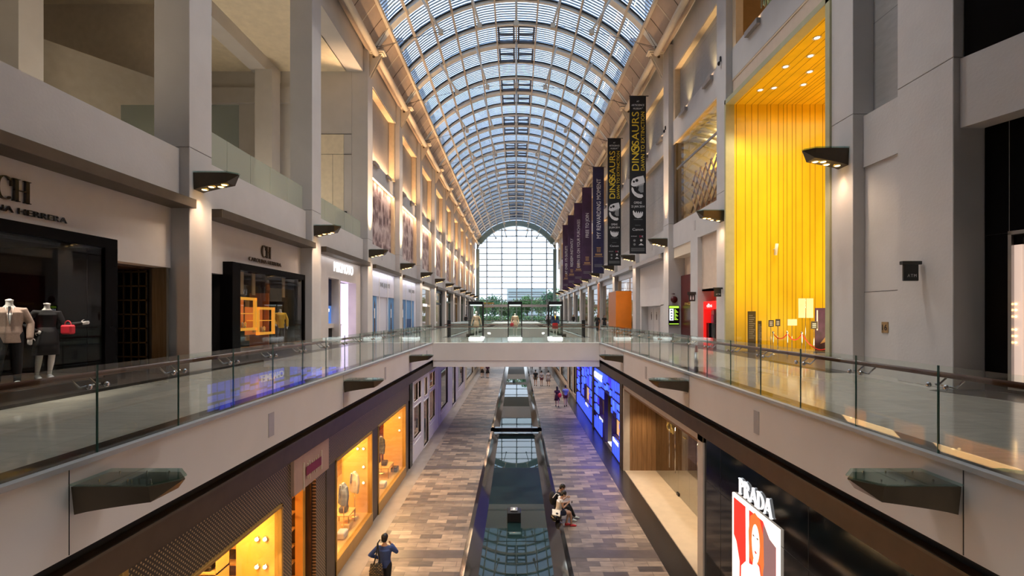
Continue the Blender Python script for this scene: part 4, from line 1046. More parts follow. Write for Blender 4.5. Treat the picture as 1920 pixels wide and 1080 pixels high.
b.box(10.9, 11.4, 27.9, 31.3, 0, 6.0, 'sand'); b.box(10.2, 10.9, 27.9, 31.3, 5.35, 6.0, 'cream'); b.box(12.0, 12.1, 24.7, 26.9, 0, 3.1, 'sand'); b.box(10.8, 12.0, 24.8, 24.9, 0, 3.1, 'sand'); b.box(10.8, 12.0, 26.8, 26.9, 0, 3.1, 'sand')
b.box(10.3, 12.1, 24.8, 26.9, 3.0, 3.1, 'sand'); struct('wall_recess', b)
t = thing('red_wall_panel', 'tall dark red wall panel with small gold restaurant lettering', 'wall panel', (10.9, 27.92, 0))
M['darkred'] = mat('dark_red_panel', (.085, .008, .008), .35, var=.08)
b = MB(); b.bbox(-.25, 0, 0, 3.36, .12, 4.2, 'darkred', .01); b.build('panel', t); b = MB(); b.text('PAIZA', (-.262, 1.9, 2.38), mYr, V_, .16, 'gold', 1.4, .01); b.build('lettering', t)
MB().box(-.27, 0, 0, 3.36, 0, .12, 'granite').build('plinth', t)
# ticket machine
M['redgloss'] = glow('lit_red_panel', (.85, .015, .012), .45)
t = thing('cash_machine', 'bright red cash machine booth with two grey terminals and white logo header', 'cash machine', (10.35, 24.95, 0))
b = MB(); b.bbox(0, .9, 0, 1.8, 2.0, 2.42, 'redgloss'); b.bbox(0, .9, 1.68, 1.8, 0, 2.0, 'redgloss'); b.bbox(0, .9, 0, .08, 0, 2.0, 'redgloss'); b.box(.5, .9, .05, 1.7, 0, 2.0, 'darkred'); b.build('booth', t)
for k in (0, 1):
    b = MB(); b.bbox(.25, .55, .18+k*.8, .28+k*.8+.28, .5, 1.95, 'alu'); b.bbox(.22, .30, .22+k*.8, .50+k*.8, 1.25, 1.7, 'red'); q = b.build('terminal', t)
    b = MB(); b.bbox(.12, .4, .50+k*.8, .92+k*.8, .45, 1.25, 'black'); b.build('console', q)
b = MB(); b.text('dbs', (-.01, .95, 2.2), mYr, V_, .2, 'whitelit', .7, .01); b.build('logo_lettering', t)
# hanging square signs
def proj_sign(x, y, z, w_, lab, txt, gap=0):
    t = thing('projecting_sign', lab, 'sign', (x, y, z))
    MB().bbox(-w_*.92, -.06, -.03, .03, -w_, -.12*w_, 'signdark').build('panel', t)
    MB().bbox(-w_*1.02, 0, -.06, .06, -.14*w_, .02, 'signdark').build('bracket_bar', t)
    b = MB(); b.text(txt, (-w_*.50, -.033, -.72*w_), U, V_, .16*w_, 'wht', w_*.48, .006, sp=1.3); b.build('lettering', t); return t
M['signdark'] = mat('dark_olive_sign', (.035, .033, .028), .5)
proj_sign(9.82, 11.75, 2.98, .46, 'dark square hanging sign reading ATM on the large pier', 'ATM')
proj_sign(9.84, 23.1, 2.98, .42, 'dark square hanging sign reading ATM beside the yellow hall', 'ATM')
t = thing('projecting_sign', 'dark hanging restroom sign with pale figure in front of the red panel', 'sign', (10.05, 27.0, 2.95))
MB().bbox(-.50, -.02, -.03, .03, -.14, .02, 'signdark').build('bracket_bar', t); MB().bbox(-.42, -.06, -.03, .03, -.5, -.14, 'signdark').build('panel', t)
b = MB()
for x in (-.32, -.18): b.ell((x, -.034, -.22), (.03, .004, .03), 'wht', 10, 6); b.box(x-.035, x+.035, -.036, -.031, -.42, -.26, 'wht')
b.build('pictogram', t)
# information screen and round wall sign on the column
t = thing('information_screen', 'upright lit information screen with green header on a banner-side column', 'screen', (10.18, 31.27, 1.66))
M['scrgreen'] = glow('green_screen_band', (.35, .62, .05), 1.0); M['scrwhite'] = glow('pale_screen_text', (.75, .85, 1.), 1.1); M['scrblack'] = mat('black_screen', (.01, .01, .012), .2)
MB().bbox(-.34, .34, -.06, 0, -.64, .64, 'black').build('frame', t)
b = MB(); b.box(-.31, .31, -.064, -.06, -.60, .60, 'scrblack'); b.box(-.31, .31, -.067, -.06, .46, .60, 'scrgreen'); b.box(-.31, .31, -.067, -.06, -.58, -.53, 'scrgreen'); b.box(-.29, -.03, -.067, -.06, -.33, .42, 'scrwhite')
for k in range(9): b.box(.03, .12+.14*((k*7) % 3)/2, -.067, -.06, .34-.08*k, .38-.08*k, 'scrgreen')
for k in range(4): b.poly([(-.26, -.068, .3-.18*k), (-.16, -.068, .36-.18*k), (-.06, -.068, .3-.18*k), (-.16, -.068, .27-.18*k)], 'scrblack')
b.build('display', t)
t = thing('round_sign', 'round dark red disc sign with small arrow above the information screen', 'sign', (10.2, 31.26, 2.68))
b = MB(); b.tube([(0, 0, 0), (0, -.03, 0)], .22, 'darkred', 28); b.build('disc', t); b = MB(); b.text('>', (0, -.02, .36), U, V_, .16, 'darkred'); b.box(-.16, .02, -.025, -.005, .35, .375, 'darkred'); b.build('arrow', t)
# bay 3: white panel wall with restroom doors
b = MB(); b.box(10.2, 10.6, 32.36, 39.85, 2.35, 5.9, 'signwall'); b.box(10.75, 10.9, 32.36, 39.85, 0, 2.4, 'signwall'); b.box(10.2, 10.8, 39.4, 39.85, 0, 2.4, 'plaster'); b.box(10.2, 10.8, 32.36, 34.2, 0, 2.4, 'plaster'); struct('wall_restroom', b)
for k, y in enumerate((38.3, 36.9, 35.4)):
    t = thing('restroom_door', 'pale restroom door with small bronze figure sign, %s from the orange hoarding' % ORD[k], 'door', (10.75, y, 0))
    MB().bbox(-.03, 0, -.48, .48, 0, 2.2, 'signwall', .008).build('leaf', t)
    b = MB(); b.ell((-.04, 0, 1.83), (.01, .07, .07), 'bronze2', 12, 8); b.prism([(-.035, -.1, 1.74), (-.035, .1, 1.74), (-.035, .05, 1.3), (-.035, -.05, 1.3)], (0, 0, 0), (-.012, 0, 0), 'bronze2'); b.build('figure_sign', t)
# glazed shops beyond
bay_shop(1, 41.0, 48.3, 5.5, 'tall glazed shop with glittering window beside the orange hoarding', 'alu', 'litwarm', ('LV', .7, 1.0), zs=4.3)
bay_shop(1, 49.6, 56.9, 5.5, 'tall glazed shop with bright cream interior behind the two women in black', 'alu', 'litbeige', ('LV', .6, .9), zs=4.2)
bay_shop(1, 58.2, 65.5, 5.5, 'tall glazed shop with pale timber screen, beyond the orange pillar', 'alu', 'litbeige')
bay_shop(1, 66.8, 74.0, 5.5, 'tall glazed shop with pale interior, fifth from the glass end on the banner side', 'alu', 'litbeige')
bay_shop(1, 75.3, 82.6, 5.5, 'tall glazed shop with teal glass, fourth from the glass end on the banner side', 'alu', 'tealglass')
bay_shop(1, 84.0, 91.0, 5.5, 'tall glazed shop with pale interior, third from the glass end on the banner side', 'alu', 'litbeige')
bay_shop(1, 92.5, 99.8, 5.5, 'tall glazed shop with teal glass, second from the glass end on the banner side', 'alu', 'tealglass')
bay_shop(1, 101.0, 108.2, 5.5, 'tall glazed shop beside the glass end wall on the banner side', 'alu', 'tealglass')
t = thing('shop_hoarding', 'bright orange box hoarding with brown side on the banner-side walkway', 'hoarding', (8.66, 42.0, 0))
MB().bbox(0, 1.35, 0, .08, .02, 3.75, 'orange').build('front_panel', t); MB().bbox(0, .08, .08, 3.4, .02, 3.75, 'orangebrown').build('side_panel', t); MB().bbox(.02, 1.35, .05, 3.4, 3.7, 3.78, 'tealglass').build('top', t)
t = MB(); t.bbox(9.75, 10.08, 57.2, 58.1, 0, 5.4, 'orangebrown', .02); o = t.build('orange_pillar'); tag(o, 'tall orange-brown clad pillar between two glazed shops on the banner side', 'pillar')
# ------------------------------------------------------------------ big pier and angled dark shop
b = MB(); b.bbox(9.85, 10.8, 10.9, 12.5, 0, 7.5, 'plaster', .012); b.box(9.87, 10.78, 10.92, 12.48, 7.49, 7.52, 'blackmatt'); b.bbox(9.85, 10.8, 10.9, 12.5, 7.512, 19.4, 'plaster', .012); struct('pillar_large', b)
ang = math.radians(18.8)
p0 = Vector((9.99, 10.88, 0)); d = Vector((math.sin(ang), -math.cos(ang), 0)); nn = Vector((math.cos(ang), math.sin(ang), 0))
def aprism(b, a, c, o0, o1, z0, z1, mt):
    q = [p0+d*a+nn*o0, p0+d*c+nn*o0, p0+d*c+nn*o1, p0+d*a+nn*o1]; b.prism([v+Vector((0, 0, z0)) for v in q], (0, 0, z0), (0, 0, z1), mt)
b = MB(); aprism(b, .0, 14, .0, .9, 5.9, 7.46, 'plaster'); struct('beam_angled', b)
t = thing('shopfront', 'glossy black angled shopfront with white-framed lit window next to the large pier', 'shopfront', (0, 0, 0))
b = MB(); aprism(b, .18, .61, .52, .9, 0, 5.9, 'boxblack'); aprism(b, .61, 14, .52, .9, 3.49, 5.9, 'boxblack'); aprism(b, .18, 14, .52, .9, 0, .12, 'boxblack'); b.build('black_cladding', t)
b = MB(); aprism(b, .18, 14, .515, .52, 3.47, 3.48, 'darkmetal'); aprism(b, .605, .612, .515, .52, 3.49, 5.9, 'alu'); b.build('cladding_joint', t)
b = MB(); aprism(b, .61, .67, .46, .9, .1, 3.49, 'alu'); aprism(b, .61, 14, .46, .9, 3.42, 3.5, 'alu'); aprism(b, .61, 14, .46, .6, .08, .16, 'alu'); b.build('window_frame', t)
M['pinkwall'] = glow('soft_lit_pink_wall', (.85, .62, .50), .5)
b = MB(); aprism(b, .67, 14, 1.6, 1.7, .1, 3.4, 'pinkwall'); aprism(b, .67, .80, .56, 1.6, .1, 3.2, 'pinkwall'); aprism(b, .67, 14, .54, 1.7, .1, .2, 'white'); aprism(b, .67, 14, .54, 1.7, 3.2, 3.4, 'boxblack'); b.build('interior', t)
b = MB(); aprism(b, .82, 14, .535, .545, .16, 3.35, 'shopglass'); b.build('glass', t)
for k, z in enumerate((1.93, 1.80, 1.66, 1.38, 1.24, 1.10)):
    c = p0+d*.70+nn*.55; q = MB(); q.ell((c.x, c.y, z), (.02, .02, .02), 'bulb', 10, 6); q.build('bulb', t)
b = MB(); aprism(b, .04, 14, .06, .9, 7.47, 19, 'boxblack'); struct('wall_dark_opening', b)  # darkness of the unlit opening drawn as a solid black block
b = MB(); aprism(b, -.2, 14, -.7, .42, .003, .008, 'granite'); b.build('floor_border', sr)
# ------------------------------------------------------------------ lattice restaurant window above the second banner-side bay
b = MB(); y0, y1 = 23.75, 31.3
b.box(10.2, 10.7, y1-.4, y1, 7.5, 12.75, 'bronze2'); b.box(15, 15.2, y0, y1, 7.5, 12.75, 'sand'); b.box(10.7, 15, y1-.05, y1+.1, 7.5, 12.75, 'plaster'); b.box(10.7, 15, y0-.1, y0+.05, 7.5, 12.75, 'plaster'); b.box(10.7, 15, y0, y1, 7.4, 7.5, 'darkwood'); b.box(10.7, 15, y0, y1, 12.75, 12.85, 'plaster')
wn2 = struct('window_2', b)
b = MB(); b.bbox(10.24, 10.32, y0, y1, 10.95, 11.08, 'alu', .01); b.build('rail', wn2); b = MB(); b.box(10.27, 10.285, y0, y1-.4, 7.5, 12.75, 'shopglass'); b.build('glass', wn2)
M['lattice'] = mat('pale_timber_lattice', (.55, .38, .26), .5); M['yglow'] = glow('yellow_lit_ceiling', (1., .62, .08), 2.0); M['copper'] = mat('copper_panel', (.40, .15, .06), .4, .3); M['redlamp'] = glow('red_pendant_glow', (.95, .16, .06), 1.2); M['roofpl'] = mat('pale_folded_ceiling', (.48, .50, .48), .6)
t = thing('timber_lattice', 'diagonal pale timber lattice screen inside the upper restaurant window', 'screen', (10.9, y0, 7.5))
b = MB()
for k in range(-6, 16):
    for sg in (1, -1):
        a0 = k*.8; P0 = Vector((.15, a0 if sg > 0 else a0+2.6, 0)); P1 = Vector((.35, P0.y+sg*2.6, 3.2))
        lo, hi = 0, 7.1
        def at(f): return P0+(P1-P0)*f
        fs_ = [f/12 for f in range(13) if lo <= at(f/12).y <= hi]
        if len(fs_) > 1:
            A, B_ = at(fs_[0]), at(fs_[-1]); b.tube([A, B_], .055, 'lattice', 4)
b.build('batten', t)
b = MB()
for k in range(4): b.bbox(.5, .7, .2+k*1.8, 1.5+k*1.8, .1, .95+.1*(k % 2), 'copper', .02)
b.build('copper_panel', t)
light('AREA', (12.6, 27.5, 12.6), 90, (1, .75, .45), 2, 5)
t = thing('restaurant_ceiling', 'yellow glowing ceiling panel inside the upper restaurant window', 'ceiling panel', (11.2, y0, 11.0))
b = MB(); b.prism([(0, .4, 1.1), (2.6, .4, 1.1), (2.6, 5.9, -.4), (.6, 5.9, -.4)], (0, 0, 0), (0, 0, .1), 'yglow'); b.build('panel', t)
b = MB()
for k in range(9): b.prism([(-.5+.05*k, .2+.8*k, 1.5), (1.2, .5+.8*k, 1.2), (1.25, .8+.8*k, 1.55), (-.4, .6+.8*k, 1.6)], (0, 0, 0), (0, 0, .05), 'roofpl')
b.build('folded_panel', t)
for k in range(3):
    t = thing('pendant_lamp', 'round reddish pendant lamp behind the timber lattice, %s from the glass end' % ORD[2-k], 'lamp', (12.3, 26.4+k*1.3, 10.3)); MB().ell((0, 0, 0), (.42, .42, .42), 'redlamp' if k == 1 else 'copper', 16, 10).build('shade', t)
    b = MB(); b.tube([(0, 0, .4), (0, 0, .9)], .02, 'darkmetal', 6); b.build('cord', t)
# upper opening above the hall: warm timber room
b = MB(); y0, y1 = 15.2, 22.66
b.box(10.3, 14, y1-.05, y1+.03, 14.2, 17.5, 'brass'); b.box(14, 14.1, y0, y1, 14.2, 17.5, 'litwarm'); b.box(10.3, 14, y0-.1, y0, 14.2, 17.5, 'brass'); b.box(10.3, 14, y0, y1, 14.1, 14.2, 'darkwood'); struct('wall_upper_room', b)
t = thing('chandelier', 'glass chandelier with warm lights in the upper room above the yellow hall', 'chandelier', (10.9, 20.6, 15.0))
b = MB()
for k in range(26):
    a = k*2.4; r_ = .15+.012*k; b.tube([(r_*math.cos(a), r_*math.sin(a), -.2+.05*(k % 5)), (r_*math.cos(a), r_*math.sin(a), .5+.03*k)], .03, 'lampglass', 6)
b.build('glass_drops', t)
b = MB()
for k in range(7): a = k*.9; b.ell((.3*math.cos(a), .3*math.sin(a), .3+.1*k), (.05, .05, .05), 'bulb', 8, 5)
b.build('lamp', t); b = MB(); b.tube([(0, 0, .5), (0, 0, 2.4)], .02, 'cable', 6); b.build('cord', t)

for y0, y1, pw in ((24.2, 31.0, 8), (32.8, 39.8, 26), (41.4, 48.4, 26), (50, 57, 20)):
    light('AREA', (-9.75, (y0+y1)/2, 4.78), pw, (1, .97, .98), .2, y1-y0, rot=(0, math.radians(18), 0))  # added under the metal strip to brighten the shop walls
# ------------------------------------------------------------------ lower floor, mural side: golden menswear shop
M['mesh'] = mat('bronze_mesh_panel', (.26, .19, .11), .4, .15)
n, bs = nodes_of(M['mesh'])
g = n.nodes.new('ShaderNodeNewGeometry'); sp = n.nodes.new('ShaderNodeSeparateXYZ'); n.links.new(g.outputs['Position'], sp.inputs[0])
cb = n.nodes.new('ShaderNodeCombineXYZ'); n.links.new(sp.outputs['Y'], cb.inputs['X']); n.links.new(sp.outputs['Z'], cb.inputs['Y'])
mp = n.nodes.new('ShaderNodeMapping'); mp.inputs['Rotation'].default_value = (0, 0, PI/4); n.links.new(cb.outputs[0], mp.inputs[0])
ck = n.nodes.new('ShaderNodeTexBrick'); ck.offset = 0; ck.inputs['Scale'].default_value = 1; ck.inputs['Brick Width'].default_value = .06; ck.inputs['Row Height'].default_value = .06; ck.inputs['Mortar Size'].default_value = .018
ck.inputs['Color1'].default_value = (.62, .44, .24, 1); ck.inputs['Color2'].default_value = (.50, .36, .19, 1); ck.inputs['Mortar'].default_value = (.06, .045, .03, 1)
n.links.new(mp.outputs[0], ck.inputs['Vector']); n.links.new(ck.outputs['Color'], bs.inputs['Base Color'])
M['goldframe'] = mat('gold_bronze_frame', (.50, .29, .07), .35, .35)
M['goldwall'] = mat('honey_gold_wall', (.90, .50, .10), .4, var=.05)
M['rosepanel'] = mat('rose_beige_panel', (.48, .32, .23), .4, .05)
M['maroonbar'] = mat('maroon_bar', (.22, .01, .03), .4)
M['shelfwood'] = mat('honey_shelf', (.80, .50, .14), .4)
X = -5.2
t = thing('shopfront', 'golden menswear shop with bronze mesh panels and three lit display windows on the lower floor', 'shopfront', (X, 0, ZF))
def zz(z): return z-ZF
b = MB()
b.box(0, -.12, 6.43, 11.2, zz(-2.47), zz(-1.62), 'mesh'); b.box(0, -.12, 13.2, 23.5, zz(-2.47), zz(-1.62), 'mesh')
b.box(0, -.12, 10.75, 11.2, 0, zz(-2.47), 'mesh'); b.box(0, -.12, 12.55, 13.2, 0, zz(-2.47), 'mesh'); b.box(0, -.12, 22.65, 23.3, 0, zz(-2.47), 'mesh'); b.box(0, -.12, 6.43, 7.0, 0, zz(-2.47), 'mesh')
b.build('mesh_panel', t)
b = MB()
for y0, y1 in ((7.0, 10.7), (13.85, 17.35), (18.1, 22.6)):
    for a, c in ((y0, y0+.07), (y1-.07, y1)): b.bbox(.05, -.12, a, c, 0, zz(-2.47), 'goldframe')
    b.bbox(.05, -.12, y0, y1, zz(-2.54), zz(-2.47), 'goldframe'); b.bbox(.06, -.12, y0, y1, 0, .42, 'goldframe')
b.bbox(.03, -.14, 6.36, 6.46, 0, zz(-1.62), 'goldframe'); b.bbox(.03, -.14, 6.4, 23.5, zz(-1.66), zz(-1.61), 'goldframe')
b.bbox(.02, -.14, 13.2, 13.85, 0, zz(-2.47), 'bronze2'); b.bbox(.02, -.14, 17.35, 18.1, 0, zz(-2.47), 'bronze2'); b.bbox(.04, -.3, 23.5, 24.1, 0, zz(-1.62), 'black')
b.build('frame', t)
b = MB(); b.bbox(.08, -.12, 11.15, 13.22, zz(-2.5), zz(-1.66), 'rosepanel'); b.build('sign_panel', t)
b = MB(); y = 11.62
for k, (dy, z0, z1) in enumerate(((0, -.44, .06+.18), (.22, -.22, .16), (.32, -.26, .2), (.48, -.18, .14), (.58, -.2, .16), (.72, -.22, .14), (.82, -.16, .2), (1.06, -.26, .24))):
    b.bbox(.08, .10, y+dy, y+dy+.035, zz(-2.1)+z0, zz(-2.1)+z1, 'cream', .004)
b.build('tall_lettering', t); MB().bbox(.10, .112, y+.12, y+1.02, zz(-2.22), zz(-2.0), 'maroonbar', .003).build('red_bar', t)
b = MB()
for y0, y1 in ((7.0, 10.7), (13.85, 17.35), (18.1, 22.6)): b.box(-.03, -.04, y0+.07, y1-.07, .42, zz(-2.54), 'shopglass')
b.build('glass', t)
b = MB(); b.box(-3.0, -3.1, 6.4, 23.5, 0, 3.6, 'goldwall'); b.box(-.12, -3.0, 6.4, 23.5, 3.45, 3.6, 'goldwall'); b.box(-.12, -3.0, 6.4, 23.5, .0, .03, 'shelfwood')
for y0, y1 in ((7.0, 10.7), (13.85, 17.35), (18.1, 22.6)):
    b.box(-.1, -1.0, y1-.0, y1+.08, 0, 3.45, 'goldwall'); b.box(-.05, -1.3, y0, y1, 0, .40, 'shelfwood'); b.box(-.12, -1.3, y0-.08, y0, 0, 3.45, 'goldwall')
b.box(-.25, -.45, 12.35, 12.5, 0, 3.3, 'goldwall'); b.box(-.1, -2.6, 12.5, 12.6, 0, 3.3, 'darkwood')
for k in range(7): b.box(-.5, -2.2, 12.25, 12.5, .3+.42*k, .34+.42*k, 'shelfwood'); b.box(-.7-.2*(k % 3), -1.0-.25*(k % 2), 12.3, 12.45, .34+.42*k, .58+.42*k, ('darkwood', 'white', 'black')[k % 3]); b.box(-1.3, -1.7, 12.3, 12.45, .34+.42*k, .5+.42*k, ('black', 'goldwall', 'white')[k % 3])
b.build('interior_wall', t)
for y1, zs, xs in ((10.7, (-3.25, -3.86), (-.34, -.52)), (17.35, (-3.1,), (-.27, -.48)), (17.35, (-3.75, -4.32), (-.27,)), (22.6, (-3.1, -3.7), (-.25,))):
    for z in zs:
        for x in xs:
            q = thing('wall_bulb', 'small round glowing wall light in the golden shop, %s window, %s row, %s one' % ({10.7: 'first', 17.35: 'second', 22.6: 'third'}[y1], {-3.25: 'upper', -3.86: 'lower', -3.1: 'upper', -3.75: 'middle', -4.32: 'lower', -3.7: 'middle'}[z], 'outer' if x == xs[0] else 'inner'), 'wall light', (X+x, y1-.02, z), group='round wall lights of the golden shop')
            MB().ell((0, -.03, 0), (.045, .035, .045), 'bulb', 12, 8).build('bulb', q); b = MB(); b.tube([(0, 0.02, 0), (0, -.01, 0)], .06, 'gold', 12); b.build('plate', q)
for y in (8.3, 9.8): shop_light(X-.7, y, -2.45, .5, .8, 60, (1, .66, .25))
for y in (14.8, 16.4, 19.2, 21.4): shop_light(X-.7, y, -2.45, .5, .8, 60, (1, .68, .3))
shop_light(X-2.0, 12, -2.45, 1, 2, 60, (1, .62, .2)); shop_light(X-2.2, 16, -2.45, 1, 5, 80, (1, .66, .25)); shop_light(X-2.2, 21, -2.45, 1, 3, 50, (1, .66, .25))
# shelving unit with boxes in the first window
sh = thing('shelf_unit', 'honey-coloured shelf unit with square niches in the golden shop window', 'shelf', (X-1.05, 10.55, ZF))
b = MB()
for k in range(5): b.box(-1.5, 0, -.45, 0, .5+.52*k, .54+.52*k, 'shelfwood')
for x in (0, -.72, -1.46): b.box(x-.03, x, -.45, 0, .4, 2.9, 'shelfwood')
b.box(-1.5, 0, -.02, 0, .4, 2.9, 'goldwall'); b.build('carcass', sh)
M['jeans'] = cloth('folded_navy_cloth', (.03, .04, .10))
i = 0
for k in range(4):
    for x in (-.36, -1.1):
        o = MB(); o.bbox(-.2, .2, -.16, .16, 0, .2 if (k+i) % 2 else .27, ('black', 'jeans')[(k*3+i) % 3 == 1], .03); o.bbox(-.205, .205, -.165, -.15, .08, .11, 'bronze2', .004)
        q = o.build('folded_goods', origin=None); q.location = (X-1.05+x, 10.3, ZF+.54+.52*k)
        tag(q, '%s on the honey shelf unit, %s shelf up, %s column' % ('folded dark goods', ORD[k], ('first', 'second')[i % 2]), 'folded goods'); i += 1
# ---- dark bronze pilasters nearer than the shop
b = MB(); b.bbox(-5.15, -5.9, 4.95, 5.75, ZF, -1.62, 'bronze2'); b.box(-5.7, -6.4, 5.75, 6.4, ZF, -1.62, 'bronze'); b.box(-5.6, -8, -8, 4.95, ZF, -1.62, 'bronze'); struct('wall_dark_pilaster', b)
# ---- white and lilac panelled shop
M['lilacpaint'] = mat('pale_lilac_paint', (.55, .50, .62), .4, var=.03); M['rednside'] = mat('red_brown_interior', (.30, .07, .04), .6, var=.5, scale=3); M['lampglow'] = M['litwarm']
def lattice_shop(s, y0, ys, lab, paint, door, y1, ztop=-1.64, back='rednside'):
    """ys: list of (ya, yb, zlo, zhi) openings"""
    X = s*5.2; t = thing('shopfront', lab, 'shopfront', (X, 0, 0)); b = MB()
    allz = sorted({ZF, ztop} | {q[2] for q in ys} | {q[3] for q in ys}); ally = sorted({y0, y1} | {q[0] for q in ys} | {q[1] for q in ys})
    for ya, yb in zip(ally, ally[1:]):
        for za, zb in zip(allz, allz[1:]):
            cy, cz = (ya+yb)/2, (za+zb)/2
            if any(q[0] < cy < q[1] and q[2] < cz < q[3] for q in ys): continue
            b.box(0, s*.15, ya, yb, za, zb, paint)
    for q in ys:
        for a, c in ((q[0]-.06, q[0]), (q[1], q[1]+.06)): b.bbox(-s*.03, s*.1, a, c, q[2]-.06, q[3]+.06, paint)
        for a, c in ((q[2]-.06, q[2]), (q[3], q[3]+.06)): b.bbox(-s*.03, s*.1, q[0]-.06, q[1]+.06, a, c, paint)
        if q[3]-q[2] > 1 and q[2] > ZF+.5 : b.bbox(-s*.02, s*.02, q[0]-.05, q[1]+.05, ZF+.25, q[2]-.25, paint, .01)
    b.build('panelled_front', t); b = MB()
    for q in ys: b.box(s*.06, s*.07, q[0], q[1], q[2], q[3], 'shopglass')
    b.build('glass', t); b = MB()
    b.box(s*1.6, s*1.7, y0, y1, ZF, ztop, back); b.box(s*.15, s*1.7, y0, y1, ztop-.05, ztop, 'white'); b.box(s*.15, s*1.7, y0, y0+.05, ZF, ztop, back); b.box(s*.15, s*1.7, y1-.05, y1, ZF, ztop, back)
    b.box(s*.15, s*1.7, y0, y1, ZF, ZF+.02, 'cream')
    for k, q in enumerate(ys):
        if q[2] > ZF+.3: b.box(s*.3, s*1.1, q[0], q[1], ZF, ZF+.9, ('cream', 'darkwood')[k % 2]); b.cyl((s*.7, (q[0]+q[1])/2), .14, ZF+.9, ZF+1.35, ('gold', 'white', 'rednside')[k % 3], 12)
    b.build('interior', t)
    b = MB()
    for q in ys:
        for z in (-2.9, -3.5):
            if q[2] < z < q[3]: b.ell((s*1.0, (q[0]+q[1])/2, z), (.05, .05, .05), 'bulb', 10, 6)
    if b.f: b.build('bulb', t)
    return t
lattice_shop(-1, 24.12, [(24.5, 25.5, -2.75, -1.85), (25.6, 26.3, -2.75, -1.85), (24.5, 26.3, -4.64, -3.05), (27.1, 28.6, -5.75, -3.2), (27.3, 28.2, -2.9, -1.9), (28.9, 30.8, -2.75, -1.85), (28.9, 30.8, -4.7, -3.0)],
    'white panelled shopfront with tall paired windows and open lit door on the lower floor', 'white', None, 32.3)
shop_light(-6.0, 28, -1.75, 1.0, 6, 60, (1, .6, .35))
lattice_shop(-1, 32.35, [(33.3, 36.6, -4.9, -2.2)], 'lilac painted shopfront with one tall window holding two lamps, under the bridge', 'lilacpaint', None, 38.2, back='greywood')
lattice_shop(-1, 38.25, [(39.2, 41.4, -5.75, -2.4), (43.2, 47.5, -4.9, -2.0)], 'pale shopfront with tall amber doorway and wide window beyond the bridge', 'lilacpaint', None, 49, back='brass')
shop_light(-6.2, 42, -1.75, 1.0, 5, 60, (1, .62, .3)); shop_light(-6.2, 35, -1.75, 1.0, 3, 18, (1, .62, .3))
lattice_shop(-1, 49.1, [(50.5, 58, -5.2, -2.2), (60, 70, -5.2, -2.2), (72, 84, -5.2, -2.2)], 'distant cream shopfronts with gold doorways on the mural side of the lower floor', 'cream', None, 95, back='litwarm')
lattice_shop(1, 41.5, [(42.2, 43.6, -5.3, -2.0), (44.5, 47.5, -5.5, -2.0), (49, 56, -5.2, -2.0), (58, 68, -5.2, -2.0), (70, 90, -5.2, -2)], 'distant beige shopfronts with lit windows beyond the blue jewellery shop', 'sand', None, 95, back='litbeige')
# ------------------------------------------------------------------ lower floor, banner side
# blue mosaic jeweller
M['bluecell'] = brick_mat('glowing_blue_cells', (.03, .10, .95), (.10, .28, 1.), (.02, .0, .25), .62, .9, .045, .3, .35, 0.15, 'YZ', es=2.2)
M['bluebase'] = brick_mat('glowing_blue_tall_cells', (.04, .12, 1.), (.08, .24, 1.), (.02, .0, .3), .55, 1.5, .04, .3, .5, 0.1, 'YZ', es=2.0)
M['indigo'] = glow('indigo_glow_frame', (.008, .002, .06), .3)
t = thing('shopfront', 'jeweller shopfront of glowing blue mosaic cells with white name and brown door', 'shopfront', (5.2, 0, 0))
OP = [(26.4, 28.5, ZF, -2.85), (28.8, 30.2, -4.5, -3.45), (24.3, 26.2, -4.75, -3.7), (34.4, 37.0, -4.7, -3.6), (38.2, 39.4, -4.3, -2.2)]
rr = random.Random(11); cells = MB()
def mond(ya, yb, za, zb, d):
    w_, h_ = yb-ya, zb-za
    if d == 0 or (w_ < .8 and h_ < .8) or (d < 3 and rr.random() < .15 and w_*h_ < 1.6):
        g_ = .075; a, c, e, f = ya+g_, yb-g_, za+g_, zb-g_
        if c-a < .05 or f-e < .05: return
        cy, cz = (a+c)/2, (e+f)/2
        for q in OP:   # trim the cell back from doors and windows
            if q[0]-.1 < c and a < q[1]+.1 and q[2]-.1 < f and e < q[3]+.1:
                opt = [(q[0]-.1-a, (a, q[0]-.1, e, f)), (c-q[1]-.1, (q[1]+.1, c, e, f)), (q[2]-.1-e, (a, c, e, q[2]-.1)), (f-q[3]-.1, (a, c, q[3]+.1, f))]
                g2_, (a, c, e, f) = max(opt)
                if g2_ < .12: return
        cells.box(-.05, .0, a, c, e, f, rr.choice(('bluea', 'bluea', 'bluea', 'blueb', 'blueb', 'bluec'))); return
    if w_ > h_: m_ = ya+w_*rr.uniform(.35, .65); mond(ya, m_, za, zb, d-1); mond(m_, yb, za, zb, d-1)
    else: m_ = za+h_*rr.uniform(.35, .65); mond(ya, yb, za, m_, d-1); mond(ya, yb, m_, zb, d-1)
M['bluea'] = glow('glowing_blue_cell', (.045, .095, 1.), .80); M['blueb'] = glow('light_blue_cell', (.07, .16, 1.), .85); M['bluec'] = glow('violet_blue_cell', (.05, .04, .75), .6)
mond(23.95, 31.95, -4.6, -1.72, 7); mond(32.65, 41.15, -4.6, -1.72, 7)
for a, e in ((23.9, 32.0), (32.6, 41.2)):
    y = a
    while y < e-.3:
        y2 = min(e, y+rr.uniform(.4, .65))
        if not any(q[0]-.05 < y2 and y < q[1]+.05 and q[2] < -5 for q in OP): cells.box(-.05, 0, y+.06, y2-.06, ZF+.12, -4.65+rr.uniform(-.3, .0), 'bluea')
        y = y2
cells.build('blue_cell', t).data
b = MB()
allz = sorted({ZF, -1.64} | {q[2] for q in OP} | {q[3] for q in OP}); ally = sorted({23.8, 41.4} | {q[0] for q in OP} | {q[1] for q in OP})
